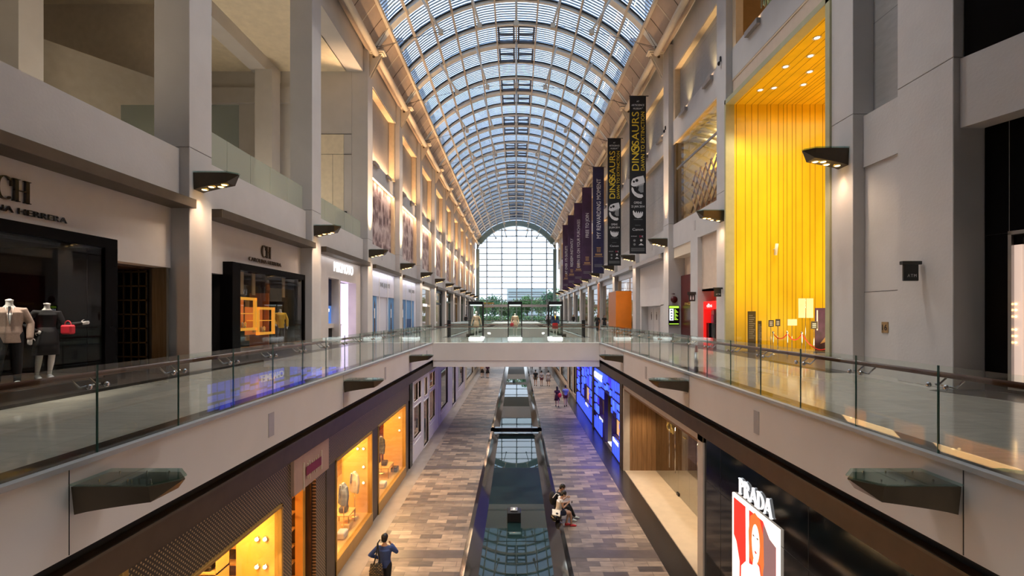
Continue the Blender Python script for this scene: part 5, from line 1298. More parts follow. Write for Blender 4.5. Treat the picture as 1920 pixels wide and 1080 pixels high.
for ya, yb in zip(ally, ally[1:]):
    for za, zb in zip(allz, allz[1:]):
        if any(q[0] < (ya+yb)/2 < q[1] and q[2] < (za+zb)/2 < q[3] for q in OP): continue
        b.box(0, .2, ya, yb, za, zb, 'indigo')
b.build('backing', t); b = MB()
b.bbox(-.1, .25, 23.35, 23.9, ZF, -1.62, 'bronze'); b.bbox(-.1, .2, 32.0, 32.6, ZF, -1.62, 'bronze'); b.bbox(-.1, .2, 41.2, 41.5, ZF, -1.62, 'bronze'); b.build('dark_frame', t)
b = MB(); b.box(1.5, 1.6, 23.8, 41.3, ZF, -1.8, 'brass'); b.box(.2, 1.5, 26.3, 26.4, ZF, -2.8, 'darkwood'); b.box(.2, 1.5, 28.5, 28.6, ZF, -2.8, 'bronze2'); b.box(.2, 1.5, 26.3, 28.6, ZF, ZF+.02, 'litwhite')
for q in OP[1:]: b.box(.25, .3, q[0], q[1], q[2], q[3], 'litwarm')
b.box(-.04, -.02, 28.9, 30.1, -4.75, -4.6, 'whitelit'); b.box(-.06, -.02, 24.4, 25.8, -5.0, -4.8, 'whitelit'); b.box(-.06, -.02, 34.7, 36.0, -4.95, -4.8, 'whitelit')
b.build('interior', t); b = MB(); b.text('CHAUMET', (-.08, 30.3, -2.15), mYr, V_, .42, 'whitelit', 2.9, .05); b.build('sign_lettering', t)
light('AREA', (5.0, 28, -3.6), 34, (.22, .15, 1.), 3.0, 8, rot=(0, math.radians(55), 0)); light('AREA', (5.0, 37, -3.6), 34, (.22, .15, 1.), 3.0, 8, rot=(0, math.radians(55), 0))
# timber-walled glass-fronted shop
M['palestone'] = mat('pale_grey_stone_frame', (.62, .57, .52), .4)
M['woodwall'] = mat('warm_vertical_timber', (.30, .175, .085), .45, var=.25, stretch=(5, 5, .3), scale=3)
t = thing('shopfront', 'recessed timber-walled shop with glass doors and beige outer frame on the lower floor', 'shopfront', (5.2, 0, 0))
b = MB(); b.bbox(-.05, .35, 13.35, 13.75, ZF, -1.62, 'palestone'); b.bbox(-.05, .25, 13.35, 23.35, -1.85, -1.64, 'palestone'); b.bbox(-.05, .25, 23.2, 23.35, ZF, -1.64, 'palestone'); b.build('frame', t)
b = MB(); b.box(.25, 6, 23.2, 23.34, ZF, -1.7, 'woodwall'); b.box(5.9, 6, 13.4, 23.3, ZF, -1.7, 'woodwall'); b.box(.35, 1.5, 13.45, 13.6, ZF, -1.7, 'woodwall'); b.box(.0, 6, 13.5, 23.3, -1.95, -1.85, 'woodwall'); b.build('timber_wall', t)
b = MB()
for k in range(24): b.box(.35+k*.235, .362+k*.235, 23.19, 23.205, ZF, -1.95, 'yjoint')
b.build('board_joint', t)
M['palefl'] = mat('pale_cream_floor', (.62, .52, .40), .3, var=.05)
MB().box(.02, 5.9, 13.75, 23.2, ZF, ZF+.02, 'palefl').build('floor_finish', t)
b = MB()
for y0, y1 in ((13.75, 16.3), (16.32, 17.5), (17.52, 18.7), (18.72, 20.0), (20.02, 21.2), (21.22, 23.18)): b.box(1.49, 1.505, y0, y1, ZF+.02, -1.95, 'shopglass')
b.build('glass_door', t)
b = MB()
for y in (17.38, 17.64, 20.9+.0, 20.64-.5): b.tube([(1.42, y, -4.9), (1.42, y, -3.0)], .02, 'chrome', 8)
for y in (17.5, 20.0): b.box(1.46, 1.53, y-.12, y+.12, ZF+.02, ZF+.14, 'darkmetal')
b.build('door_handle', t)
b = MB(); b.text('Ch', (1.47, 21.0, -3.2), mYr, V_, .38, 'gold', .85, .03); b.text('_', (1.47, 19.2, -3.0), mYr, V_, .3, 'gold', .3, .03); b.build('gold_lettering', t)
for y in (15.2, 17.6, 20.0, 22.2): light('SPOT', (5.9, y, -2.0), 190, (1, .70, .40), spot=1.6, blend=.8)
for y in (16, 20): light('SPOT', (8.2, y, -2.0), 160, (1, .66, .35), spot=1.8, blend=.8)
# black fashion shop with portrait light box
t = thing('shopfront', 'glossy black fashion shopfront with glowing serif name and portrait light box', 'shopfront', (5.2, 0, 0))
b = MB(); b.box(0, .3, -6, 13.35, ZF, -1.66, 'black'); b.build('black_cladding', t)
b = MB()
for y in (5.2, 8.6, 12.3): b.box(-.003, 0, y, y+.01, ZF, -1.66, 'darkmetal')
b.box(-.003, 0, -6, 13.3, -2.85, -2.84, 'darkmetal'); b.build('cladding_joint', t)
b = MB(); serif(b, 'PRADA', (-.01, 11.22, -2.44), mYr, V_, .36, 'whitelit', gap=.05, thick=.14, thin=.05, depth=.04); b.build('name_lettering', t)
M['adred'] = glow('lit_red_print', (.85, .03, .02), .75); M['adskin'] = glow('lit_pale_print', (1., .78, .64), 1.0); M['adhair'] = glow('lit_orange_hair_print', (.75, .18, .04), .55); M['adgrey'] = glow('lit_mauve_print', (.22, .12, .12), .7); M['adlight'] = glow('lit_cream_print', (1., .86, .72), 1.1); M['addark'] = mat('dark_print', (.08, .02, .02), .5)
t = thing('light_box', 'tall backlit portrait poster on the glossy black shopfront', 'light box', (5.2, 11.52, -5.3))
W_, H_ = 2.02, 2.78
b = MB(); b.bbox(-.06, 0, -W_, 0, 0, H_, 'adlight', .01); b.build('case', t)
def pp(b, pts, m, o=.003): b.poly([(-.06-o, -x*W_, y*H_) for x, y in pts], m)
b = MB(); pp(b, [(.05, .03), (.97, .03), (.97, .97), (.05, .97)], 'adred')
pp(b, [(.36, .03), (.42, .03), (.42, .97), (.34, .97)], 'adlight', .004)
pp(b, [(.72, .03), (.97, .03), (.97, .86), (.72, .95)], 'adgrey', .004); pp(b, [(.72, .97), (.97, .97), (.97, .86), (.85, .88)], 'adlight', .005); b.build('backdrop_print', t)
b = MB(); hair = [(.43, .60), (.41, .80), (.45, .93), (.55, .985), (.66, .96), (.73, .86), (.74, .65), (.70, .50), (.66, .62), (.48, .58)]
pp(b, hair, 'adhair', .006); b.build('hair_print', t)
b = MB(); sk = [(.22, .03), (.24, .48), (.34, .56), (.50, .58), (.50, .52), (.66, .52), (.66, .59), (.80, .52), (.88, .40), (.90, .03)]
pp(b, [(.22, .03), (.24, .46), (.34, .53), (.50, .56), (.52, .62), (.64, .60), (.67, .54), (.80, .48), (.88, .38), (.90, .03)], 'adskin', .007)
fc = [(.57+.085*math.cos(a), .76+.14*math.sin(a)*(1 if math.sin(a) > 0 else 1.15)) for a in [k*PI/10 for k in range(20)]]
pp(b, fc, 'adskin', .008); pp(b, [(.05, .05), (.05, .66), (.12, .62), (.20, .48), (.19, .03)], 'adskin', .007); b.build('figure_print', t)
b = MB()
for x, y, w_, h_ in ((.525, .80, .022, .008), (.61, .80, .022, .008)): pp(b, [(x-w_, y), (x, y+h_), (x+w_, y), (x, y-h_)], 'addark', .010)
pp(b, [(.545, .685), (.57, .695), (.60, .685), (.57, .672)], 'adred', .010); pp(b, [(.60, .30), (.82, .22), (.82, .20), (.60, .27)], 'addark', .010); pp(b, [(.32, .34), (.34, .34), (.36, .2), (.30, .1)], 'adred', .010); b.build('detail_print', t)
light('AREA', (5.0, 10.5, -3.9), 40, (1, .6, .45), 2, 2, rot=(0, math.radians(90), 0))
# ------------------------------------------------------------------ things in the yellow hall
def totem(x, y, w_, h, lab):
    t = thing('sign_totem', lab, 'sign', (x, y, 0)); MB().bbox(-w_/2, w_/2, -.03, .03, .02, h, 'totem', .006).build('panel', t); MB().bbox(-w_/2-.12, w_/2+.12, -.3, .3, 0, .025, 'darkmetal').build('foot', t)
    b = MB()
    for k in range(12): b.box(-w_*.4, w_*(.1+.3*((k*5) % 3)/2), -.034, -.03, h-.2-.09*k, h-.175-.09*k, 'gry')
    b.build('text_line', t)
M['totem'] = mat('brown_black_totem', (.045, .035, .02), .3)
totem(10.42, 21.4, .34, 1.85, 'wide dark sign totem with small text against the yellow wall'); totem(11.02, 21.9, .16, 1.42, 'narrow dark sign totem next to the wide one against the yellow wall')
def easel(x, y, z0, z1, w_, m, lab, two=False, lines=True):
    t = thing('easel_sign', lab, 'sign', (x, y, 0)); b = MB(); b.tube([(0, 0, .02), (0, 0, z1)], .014, 'chrome', 8); b.build('pole', t); b = MB(); b.lathe((0, 0), [(.0, .03), (.16, .02), (.17, 0), (0, 0)], 'chrome', 18); b.build('base', t)
    if two:
        for s in (-1, 1): MB().bbox(s*.02, s*w_/2, -.03, -.015, z0, z1, m, .003).build('panel', t)
    else: MB().bbox(-w_/2, w_/2, -.03, -.015, z0, z1, m, .003).build('panel', t)
    if lines:
        b = MB()
        for k in range(3): b.box(-w_*.3, w_*.25, -.034, -.03, z0+.06+.07*k, z0+.085+.07*k, 'wht')
        b.build('text_line', t)
M['blanksign'] = mat('cream_blank_sign', (.85, .68, .48), .5)
easel(11.32, 21.5, 1.16, 1.46, .24, 'signdark', 'small dark easel sign above the first rope post', lines=True)
easel(11.78, 21.8, 1.18, 1.50, .22, 'signdark', 'small dark easel sign beside the first rope post, standing slightly forward')
easel(12.2, 21.4, 1.22, 1.50, .42, 'blanksign', 'small blank cream easel sign between the rope posts', lines=False)
easel(12.80, 21.4, 1.56, 2.42, .66, 'blanksign', 'large blank cream double-leaf sign on a pole by the yellow wall', True, False)
easel(12.62, 20.5, 1.10, 1.42, .28, 'signdark', 'small dark sign on a pole behind the hanging red rope')
t = thing('standing_poster', 'tall purple standing poster at the edge of the yellow hall', 'poster', (13.75, 21.6, 0)); M['purplepost'] = mat('dark_purple_poster', (.05, .02, .07), .5, var=.5, scale=2)
MB().bbox(-.42, .42, -.03, .0, .05, 2.0, 'purplepost', .01).build('panel', t); b = MB(); b.poly([(-.2, -.034, .4), (.1, -.034, .5), (.3, -.034, .9), (.1, -.034, .8)], 'goldp'); b.box(-.35, -.3, -.034, -.03, 1.0, 1.9, 'wht'); b.build('print', t); MB().bbox(-.44, .44, -.12, .08, 0, .05, 'darkmetal').build('foot', t)
POST = [(11.05, 20.8), (11.55, 20.6), (12.05, 20.4), (13.05, 19.8)]
M['rope'] = mat('red_velvet_rope', (.55, .02, .012), .8)
for i, (x, y) in enumerate(POST):
    t = thing('rope_post', 'polished metal rope post in the yellow hall, %s counted from the dark totems' % ORD[i], 'barrier post', (x, y, 0))
    b = MB(); b.lathe((0, 0), [(0, 0), (.17, 0), (.17, .015), (.05, .04), (.022, .06), (.022, .9), (.04, .92), (.04, .96), (.03, .99), (0, 1.0)], 'chrome', 18); b.build('post', t)
for i, (sag, z1) in enumerate(((.28, .9), (.34, .9), (.62, .6))):
    A = Vector((*POST[i], .9)); B_ = Vector((*POST[i+1], z1)); pts = [A.lerp(B_, q/12)-Vector((0, 0, sag*4*(q/12)*(1-q/12)*.8)) for q in range(13)]
    o = MB().tube(pts, .02, 'rope', 8).build('velvet_rope'); tag(o, 'red velvet rope hung between %s and %s rope post' % (ORD[i], ORD[i+1]), 'rope')
t = thing('security_camera', 'small white camera on the yellow boarded wall of the hall', 'camera', (12.05, hy1-.02, 4.75)); b = MB(); b.tube([(0, 0, 0), (0, -.2, 0)], .03, 'white', 8); b.build('arm', t); b = MB(); b.tube([(-.02, -.2, -.28), (.05, -.2, .24)], .07, 'white', 12); b.build('body', t)
t = thing('lipstick_post', 'short silver post with red rounded tip standing inside the glass edge, like a lipstick', 'post', (5.38, 14.45, 0))
b = MB(); b.lathe((0, 0), [(0, 0), (.065, 0), (.065, .42), (.055, .42), (.055, .58), (0, .58)], 'alu', 18); b.build('body', t)
M['lipred'] = mat('muted_red_tip', (.45, .06, .06), .35); b = MB(); b.lathe((0, 0), [(.042, .58), (.042, .70), (.03, .76), (.0, .80)], 'lipred', 16); b.build('tip', t)

for y in (8.9, 15.6, 20.4): light('AREA', (-5.1, y, -3.4), 55, (1, .62, .28), 1.6, 3, rot=(0, math.radians(-48), 0))  # added at the golden shop windows for warm spill on the floor
# ------------------------------------------------------------------ fill lights added below the roof struts, and upward ones in the gallery
for k, y in enumerate(YR[1:]):
    for x, z in (HS[0], HS[2], HS[4]):
        light('AREA', (x, y, z-.28), 155, (1, .92, .85), .4, .4, spread=math.radians(95))
for y in (2, 10.5, 19, 27): light('AREA', (-14, y, 7.0), 120, (1, .80, .56), 3, 4, rot=(PI, 0, 0))
# ------------------------------------------------------------------ people and mannequins
J0 = dict(pel=(0, 0, .93), waist=(0, 0, 1.07), chest=(0, -.01, 1.28), neck=(0, 0, 1.45), head=(0, .02, 1.59),
    shL=(-.165, 0, 1.365), elL=(-.24, -.02, 1.12), wrL=(-.25, .06, .88), shR=(.165, 0, 1.365), elR=(.24, -.02, 1.12), wrR=(.25, .06, .88),
    hiL=(-.09, 0, .90), knL=(-.10, .02, .50), anL=(-.10, -.02, .085), hiR=(.09, 0, .90), knR=(.10, .02, .50), anR=(.10, -.02, .085))
def V3(p): return Vector(p)
def hand(b, w, d, mt, curl=.5, side_=1, up=(0, 0, 1)):
    """palm with four unequal fingers and a thumb at the wrist w along d"""
    w = V3(w); d = V3(d).normalized(); u = V3(up); a = d.cross(u); a = a.normalized() if a.length > .1 else Vector((1, 0, 0)); n_ = a.cross(d).normalized()
    b.loft([(w, a*.022, n_*.018), (w+d*.03, a*.034, n_*.015), (w+d*.075, a*.040, n_*.014), (w+d*.09, a*.036, n_*.010)], mt, 12)
    for i, ln in enumerate((.068, .078, .074, .058)):
        p = w+d*.082+a*(-.030+.020*i); c1 = d*math.cos(curl*.6)-n_*math.sin(curl*.6); c2 = d*math.cos(curl*1.5)-n_*math.sin(curl*1.5)
        q = p+c1*ln*.5; b.limb([p, q, q+c2*ln*.5], [.0088, .0082, .007], mt, 7)
    p = w+d*.025+a*(-.034)*side_; q = p+(d*.6-a*.8*side_).normalized()*.035; b.limb([p, q, q+(d*.9-a*.2*side_-n_*.2).normalized()*.03], [.011, .010, .008], mt, 7)
def figure(name, lab, cat, loc, rz, pose=None, h=1.7, skin='skin', hair=None, top=None, sleeves='long', bottom=None, botm=None, shoes='darkmetal', woman=False, headless=False, facing=True, voxel=.014, group=None, jacket=False, hair_len=0, collar=None):
    t = thing(name, lab, cat, loc, rz, group); sc = h/1.7; t.scale = (sc, sc, sc)
    J = {k: V3(v) for k, v in J0.items()}
    for k, v in (pose or {}).items(): J[k] = V3(v)
    shw = (J['shR']-J['shL']); ax = shw.normalized(); hpw = (J['hiR']-J['hiL']).normalized(); spine = (J['neck']-J['pel']).normalized()
    fw = (spine.cross(ax)); fw = fw.normalized() if fw.length > .1 else Vector((0, 1, 0)); fw = -fw if fw.y < 0 and abs(fw.y) > .3 else fw
    fw = ax.cross(spine)*-1 if False else spine.cross(ax).normalized()
    if woman:
        W = [(J['pel']-spine*.07, .135, .105), (J['pel']+spine*.02, .165, .115), (J['waist'], .118, .088), (J['chest']-spine*.06, .140, .105), (J['chest']+spine*.04, .158, .115), (J['neck']-spine*.105, .142, .085), (J['neck']-spine*.065, .115, .068), (J['neck']-spine*.035, .075, .055), (J['neck'], .050, .048)]
        ra, rl = .9, .97
    else:
        W = [(J['pel']-spine*.07, .135, .105), (J['pel']+spine*.02, .158, .115), (J['waist'], .142, .100), (J['chest']-spine*.06, .165, .112), (J['chest']+spine*.04, .185, .118), (J['neck']-spine*.11, .165, .095), (J['neck']-spine*.07, .135, .075), (J['neck']-spine*.035, .085, .060), (J['neck'], .060, .055)]
        ra, rl = 1.0, 1.0
    def torso(b, e, mt, lo=0, hi=9):
        b.loft([(c, (ax if i > 2 else hpw)*(rx+e), fw*(ry+e)) for i, (c, rx, ry) in enumerate(W)][lo:hi], mt, 22)
    def arms(b, e, mt, upto=1.0):
        for S in 'LR':
            a, c, d = J['sh'+S], J['el'+S], J['wr'+S]; a2 = a-ax*(.03 if S == 'R' else -.03)-Vector((0, 0, .015))
            if upto < .99:
                q = a.lerp(c, upto*2) if upto <= .5 else None
                b.limb([a2, a, q], [(.058*ra+e), (.055*ra+e), (.050*ra+e)], mt); continue
            b.limb([a2, a, a.lerp(c, .5), c, c.lerp(d, .4), d], [.058*ra+e, .055*ra+e, .048*ra+e, .040*ra+e, .038*ra+e, .026*ra+e*1.3], mt)
    def legs(b, e, mt, lo=1.0):
        for S in 'LR':
            a, c, d = J['hi'+S], J['kn'+S], J['an'+S]
            pts = [a+Vector((0, 0, .03)), a, a.lerp(c, .45), c, c.lerp(d, .35), c.lerp(d, .8), d]; rr = [.085*rl+e, .088*rl+e, .074*rl+e, .056*rl+e, .054*rl+e, .038*rl+e, .036*rl+e]
            if lo < 1.0:
                k = 4 if lo > .5 else 3; pts = pts[:k]; rr = [r+.006 for r in rr[:k]]
            b.limb(pts, rr, mt)
    def foot(S, b, e, mt):
        d = J['an'+S]; k = J['kn'+S]-d; f = Vector((0, 1, 0)) if not (pose and ('ft'+S) in pose) else V3(pose['ft'+S]).normalized()
        b.loft([(d-f*.055+Vector((0, 0, -.035)), Vector((f.y, -f.x, 0))*(.022+e), Vector((0, 0, .03+e))), (d-f*.03+Vector((0, 0, -.04)), Vector((f.y, -f.x, 0))*(.034+e), Vector((0, 0, .045+e))), (d+f*.06+Vector((0, 0, -.045)), Vector((f.y, -f.x, 0))*(.040+e), Vector((0, 0, .036+e))), (d+f*.13+Vector((0, 0, -.058)), Vector((f.y, -f.x, 0))*(.043+e), Vector((0, 0, .022+e))), (d+f*.185+Vector((0, 0, -.065)), Vector((f.y, -f.x, 0))*(.028+e), Vector((0, 0, .014+e)))], mt, 12)
    b = MB(); torso(b, 0, skin); arms(b, 0, skin); legs(b, 0, skin)
    for S in 'LR':
        foot(S, b, 0, skin); d = (J['wr'+S]-J['el'+S]); hand(b, J['wr'+S]-d.normalized()*.01, d, skin, .6, 1 if S == 'L' else -1, fw)
    hd = J['head']; nk = J['neck']; hv = (hd-nk).normalized(); hf = V3(pose['face']).normalized() if pose and 'face' in pose else fw
    hs = hf.cross(hv).normalized(); hf = hv.cross(hs).normalized()
    if headless: b.limb([nk-spine*.04, nk+hv*.07], [.055*ra, .050*ra], skin); b.loft([(nk+hv*.07, hs*.052, hf*.052), (nk+hv*.10, hs*.058, hf*.058)], skin, 16)
    else:
        b.limb([nk-spine*.03, nk+hv*.06], [.052*ra, .048*ra], skin)
        rot = Matrix((hs, hf, hv)).transposed()
        b.ell(hd+hv*.025, (.074, .092, .098), skin, 20, 14, rot); b.ell(hd-hv*.045+hf*.025, (.055, .062, .065), skin, 16, 10, rot)
        b.limb([hd+hf*.092+hv*.02, hd+hf*.112-hv*.018], [.008, .013], skin, 8)
        for s_ in (-1, 1): b.ell(hd+hs*.076*s_-hv*.005-hf*.01, (.010, .018, .030), skin, 10, 8, rot)
    q = b.build('body', t, remesh=voxel, smooth_it=3)
    if not headless and facing:
        f = MB()
        for s_ in (-1, 1): f.ell(hd+hs*.030*s_+hf*.086+hv*.018, (.013, .006, .007), 'eyewhite', 10, 6, Matrix((hs, hf, hv)).transposed()); f.ell(hd+hs*.030*s_+hf*.0915+hv*.018, (.006, .003, .006), 'hair', 8, 6, Matrix((hs, hf, hv)).transposed()); f.limb([hd+hs*.045*s_+hf*.080+hv*.038, hd+hs*.018*s_+hf*.090+hv*.040], [.003, .004], 'hair', 6)
        f.ell(hd-hv*.062+hf*.084, (.022, .008, .007), 'lip', 10, 6, Matrix((hs, hf, hv)).transposed()); f.build('face', t)
    if hair and not headless:
        rot = Matrix((hs, hf, hv)).transposed(); f = MB()
        f.ell(hd+hv*.045-hf*.018, (.088, .098, .090), hair, 20, 12, rot); f.ell(hd-hf*.045-hv*.01, (.078, .066, .085), hair, 16, 10, rot)
        if hair_len: f.loft([(hd-hf*.03+hv*.04, hs*.085, hf*.07), (hd-hf*.05-hv*.08, hs*.085, hf*.06), (hd-hf*.085-hv*.08-Vector((0, 0, hair_len*.5)), hs*.09, hf*.035), (hd-hf*.09-hv*.08-Vector((0, 0, hair_len)), hs*.06, hf*.02)], hair, 18)
        f.build('hair', t, remesh=voxel, smooth_it=2)
    if top:
        f = MB(); torso(f, .014 if not jacket else .022, top, 0, 8)
        arms(f, .012 if not jacket else .018, top, {'long': 1.0, 'short': .28, 'none': .06}[sleeves])
        if jacket: f.loft([(J['pel']-spine*.16, hpw*.185, fw*.135), (J['pel'], hpw*.18, fw*.135), (J['waist'], hpw*.16, fw*.12)], top, 22)
        f.build('jacket' if jacket else 'shirt', t, remesh=voxel, smooth_it=3)
        if collar:
            f = MB(); c0 = J['neck']-spine*.02+fw*.05; c1 = J['waist']+fw*(.125+.02)
            f.prism([c0+ax*.06+fw*.012, c0-ax*.06+fw*.012, J['chest']+fw*.147-ax*.03, c1, J['chest']+fw*.147+ax*.03], (0, 0, 0), fw*.006, collar[0])
            f.build('shirt_front', t); f = MB(); f.prism([c0+ax*.018+fw*.03, c0-ax*.018+fw*.03, J['chest']+fw*.158-ax*.022, J['waist']+fw*.15, J['chest']+fw*.158+ax*.022], (0, 0, 0), fw*.006, collar[1]); f.build('tie', t)
    if bottom == 'trousers': f = MB(); f.loft([(J['pel']-spine*.09, hpw*.155, fw*.12), (J['pel']+spine*.06, hpw*.165, fw*.122)], botm, 20); legs(f, .016, botm); f.build('trousers', t, remesh=voxel, smooth_it=2)
    if bottom == 'shorts': f = MB(); f.loft([(J['pel']-spine*.09, hpw*.16, fw*.125), (J['pel']+spine*.06, hpw*.168, fw*.125)], botm, 20); legs(f, .020, botm, .4); f.build('shorts', t, remesh=voxel, smooth_it=2)
    if bottom in ('skirt', 'dress'):
        f = MB(); m_ = (J['knL']+J['knR'])/2; lo = J['pel'].lerp(m_, .78 if bottom == 'skirt' else .95); dx = (J['knR']-J['knL']).length/2
        f.loft([(lo, hpw*(.12+dx), fw*.13), (J['pel'].lerp(m_, .35), hpw*.19, fw*.15), (J['pel'], hpw*.178, fw*.132), (J['waist'], hpw*.135, fw*.105)], botm, 22); f.build('skirt', t)
    if shoes:
        for S in 'LR': f = MB(); foot(S, f, .008, shoes); d = J['an'+S]; f.limb([d+Vector((0, 0, -.03)), d+Vector((0, 0, .01))], [.042, .042], shoes) if shoes == 'darkmetal' else None; f.build('shoe', t)
    return t, J
M['eyewhite'] = mat('eye_white', (.7, .7, .68), .3); M['lip'] = mat('lip', (.42, .14, .12), .5)
M['blueshirt'] = cloth('mid_blue_shirt', (.035, .065, .20)); M['blacktr'] = cloth('black_trousers', (.008, .008, .010)); M['whitetop'] = cloth('white_top', (.65, .64, .62)); M['blacktop'] = cloth('black_top', (.012, .012, .014))
M['navysh'] = cloth('navy_shorts', (.015, .02, .05)); M['redshoe'] = mat('red_shoe', (.6, .03, .04), .4); M['greyshoe'] = mat('grey_white_trainer', (.45, .48, .44), .6)
M['khaki'] = cloth('khaki_shorts', (.16, .12, .08)); M['plumsh'] = cloth('plum_shorts', (.14, .03, .04)); M['periw'] = cloth('periwinkle_shirt', (.16, .20, .50)); M['maroon'] = cloth('dark_maroon_dress', (.06, .012, .04)); M['redbag'] = mat('red_bag', (.65, .03, .05), .5)
M['greytop'] = cloth('pale_grey_top', (.40, .36, .38)); M['tweed'] = cloth('tan_tweed_jacket', (.36, .26, .21)); M['yjacket'] = cloth('yellow_jacket', (.85, .50, .04)); M['creamdress'] = cloth('cream_dress', (.72, .52, .36)); M['bluejk'] = cloth('deep_blue_jacket', (.02, .04, .12)); M['redskirt'] = cloth('bright_red_skirt', (.65, .015, .02)); M['greysk'] = cloth('grey_trousers', (.12, .11, .12)); M['darkdress'] = cloth('near_black_dress', (.006, .005, .006))
WALK = dict(knL=(-.09, .16, .52), anL=(-.09, .12, .12), knR=(.09, -.02, .50), anR=(.09, -.24, .13), elL=(-.23, -.10, 1.13), wrL=(-.24, -.06, .88), elR=(.23, .04, 1.12), wrR=(.23, .16, .92))
WALK2 = dict(knR=(.09, .14, .52), anR=(.09, .10, .10), knL=(-.09, -.02, .50), anL=(-.09, -.20, .12), elR=(.23, -.08, 1.13), wrR=(.24, -.04, .88), elL=(-.23, .02, 1.12), wrL=(-.23, .12, .90))
# man in the blue shirt walking away with a patterned tote
P = dict(WALK); P.update(elL=(-.36, -.08, 1.20), wrL=(-.20, .10, 1.05), elR=(.30, .06, 1.22), wrR=(.12, .28, 1.30))
t, J = figure('person', 'person in blue shirt and black trousers walking away near the golden shop', 'person', (-3.46, 12.7, ZF+.01), 0, P, 1.72, hair='hair', top='blueshirt', bottom='trousers', botm='blacktr', voxel=.010, facing=False)
M['totepat'] = brick_mat('patterned_tote', (.45, .30, .12), (.03, .03, .03), (.01, .01, .01), .07, .035, .012, .7, .5, .8, 'XZ')
bag = thing('shoulder_bag', 'dark tote bag with cream pattern carried by the person in blue', 'bag', (-3.62, 12.50, ZF+.62))
b = MB(); b.loft([((0, 0, 0), (.19, 0, 0), (0, .07, 0)), ((0, 0, .22), (.185, 0, 0), (0, .075, 0)), ((.0, .0, .44), (.15, 0, 0), (0, .04, 0))], 'totepat', 20); b.build('bag_body', bag)
b = MB(); b.limb([(-.06, -.02, .42), (.02, -.05, .72), (.03, .02, .96), (.05, .16, .98)], .018, 'blacktop', 8); b.limb([(.10, .0, .42), (.08, -.05, .7), (.04, .02, .955)], .015, 'blacktop', 8); b.build('strap', bag)
# two people sitting on the pool coping
SIT = dict(pel=(0, 0, .56), waist=(0, .01, .69), chest=(0, .05, .89), neck=(0, .10, 1.05), head=(0, .19, 1.17), shL=(-.165, .07, 1.0), shR=(.165, .07, 1.0),
    elL=(-.20, .12, .74), wrL=(-.09, .33, .83), elR=(.20, .14, .76), wrR=(.07, .34, .86), hiL=(-.085, 0, .53), knL=(-.07, .40, .50), anL=(-.05, .30, .10), hiR=(.085, 0, .53), knR=(.07, .42, .52), anR=(.06, .46, .10), face=(0, .8, -.6))
t, J = figure('person', 'person in white top, navy shorts and red shoes sitting on the pool edge', 'person', (1.50, 17.15, ZF-.02), -PI/2+.12, SIT, 1.66, hair='hair', top='whitetop', sleeves='none', bottom='shorts', botm='navysh', shoes='redshoe', woman=True, voxel=.009)
ph = MB().bbox(-.035, .035, -.004, .004, -.07, .07, 'black', .003).build('phone'); ph.location = (1.50+.47, 17.13, ZF+.86); ph.rotation_euler = (.0, .9, -PI/2+.1); tag(ph, 'dark phone in the hands of the person with red shoes', 'phone')
SIT2 = dict(SIT); SIT2.update(knL=(-.12, .42, .50), anL=(-.10, .62, .12), knR=(.10, .40, .50), anR=(.10, .52, .10), wrL=(-.12, .38, .80), elL=(-.24, .16, .76))
t, J = figure('person', 'person in black with grey trainers sitting on the pool edge', 'person', (1.50, 17.75, ZF-.02), -PI/2-.1, SIT2, 1.72, hair='hair', top='blacktop', sleeves='short', bottom='trousers', botm='blacktr', shoes='greyshoe', voxel=.010)
bag = thing('backpack', 'black backpack with pale strap worn on the pool edge', 'backpack', (1.32, 17.6, ZF+.60)); b = MB(); b.ell((0, 0, .22), (.12, .17, .25), 'blacktop', 18, 12); b.build('pack', bag); b = MB(); b.limb([(.0, -.16, .30), (.12, -.17, .46), (.22, -.14, .40)], .016, 'white', 8); b.build('strap', bag)
bag = thing('tote_bag', 'black shoulder bag with cream paper on top, lying on the pool edge', 'bag', (1.36, 16.55, ZF+.46)); b = MB(); b.ell((0, 0, .13), (.20, .26, .15), 'black', 18, 12); b.build('bag_body', bag); b = MB(); b.prism([(-.14, -.16, .24), (.12, -.2, .20), (.16, .12, .26), (-.12, .16, .30)], (0, 0, 0), (0, 0, .03), 'cream'); b.build('paper', bag)
# walkers on the lower floor
t, J = figure('person', 'person with long black hair and dark dress walking away with a red shoulder bag', 'person', (3.32, 39.3, ZF), 0, WALK, 1.66, hair='hair', hair_len=.42, top='maroon', sleeves='short', bottom='dress', botm='maroon', shoes='blacktop', woman=True, facing=False, voxel=.016)
t['label'] = 'person with long black hair and dark dress walking away with a red shoulder bag'
bag = MB(); bag.ell((0, 0, 0), (.15, .09, .19), 'redbag', 16, 10); o = bag.build('red_bag'); o.location = (3.52, 39.1, ZF+.98); tag(o, 'red shoulder bag of the person with long black hair on the lower floor', 'bag')
figure('person', 'person in periwinkle shirt and plum shorts walking away beside the one with the red bag', 'person', (4.02, 39.5, ZF), 0, WALK2, 1.74, hair='hair', top='periw', sleeves='short', bottom='shorts', botm='plumsh', shoes='blacktop', facing=False, voxel=.016)
figure('person', 'person in black top and khaki shorts, poolside one of three walking away', 'person', (2.02, 50.7, ZF), 0, WALK, 1.72, hair='hair', top='blacktop', sleeves='short', bottom='shorts', botm='khaki', shoes='blacktop', facing=False, voxel=.018)
figure('person', 'person in pale top and dark red shorts, middle one of three', 'person', (2.66, 50.8, ZF), 0, WALK2, 1.62, hair='hair', top='greytop', sleeves='short', bottom='shorts', botm='plumsh', shoes='blacktop', woman=True, facing=False, voxel=.018)
figure('person', 'person in pale grey dress walking away at the wall end of the row of three', 'person', (3.36, 50.6, ZF), 0, WALK, 1.66, hair='hair', top='greytop', sleeves='short', bottom='dress', botm='greytop', shoes='blacktop', woman=True, facing=False, voxel=.018)
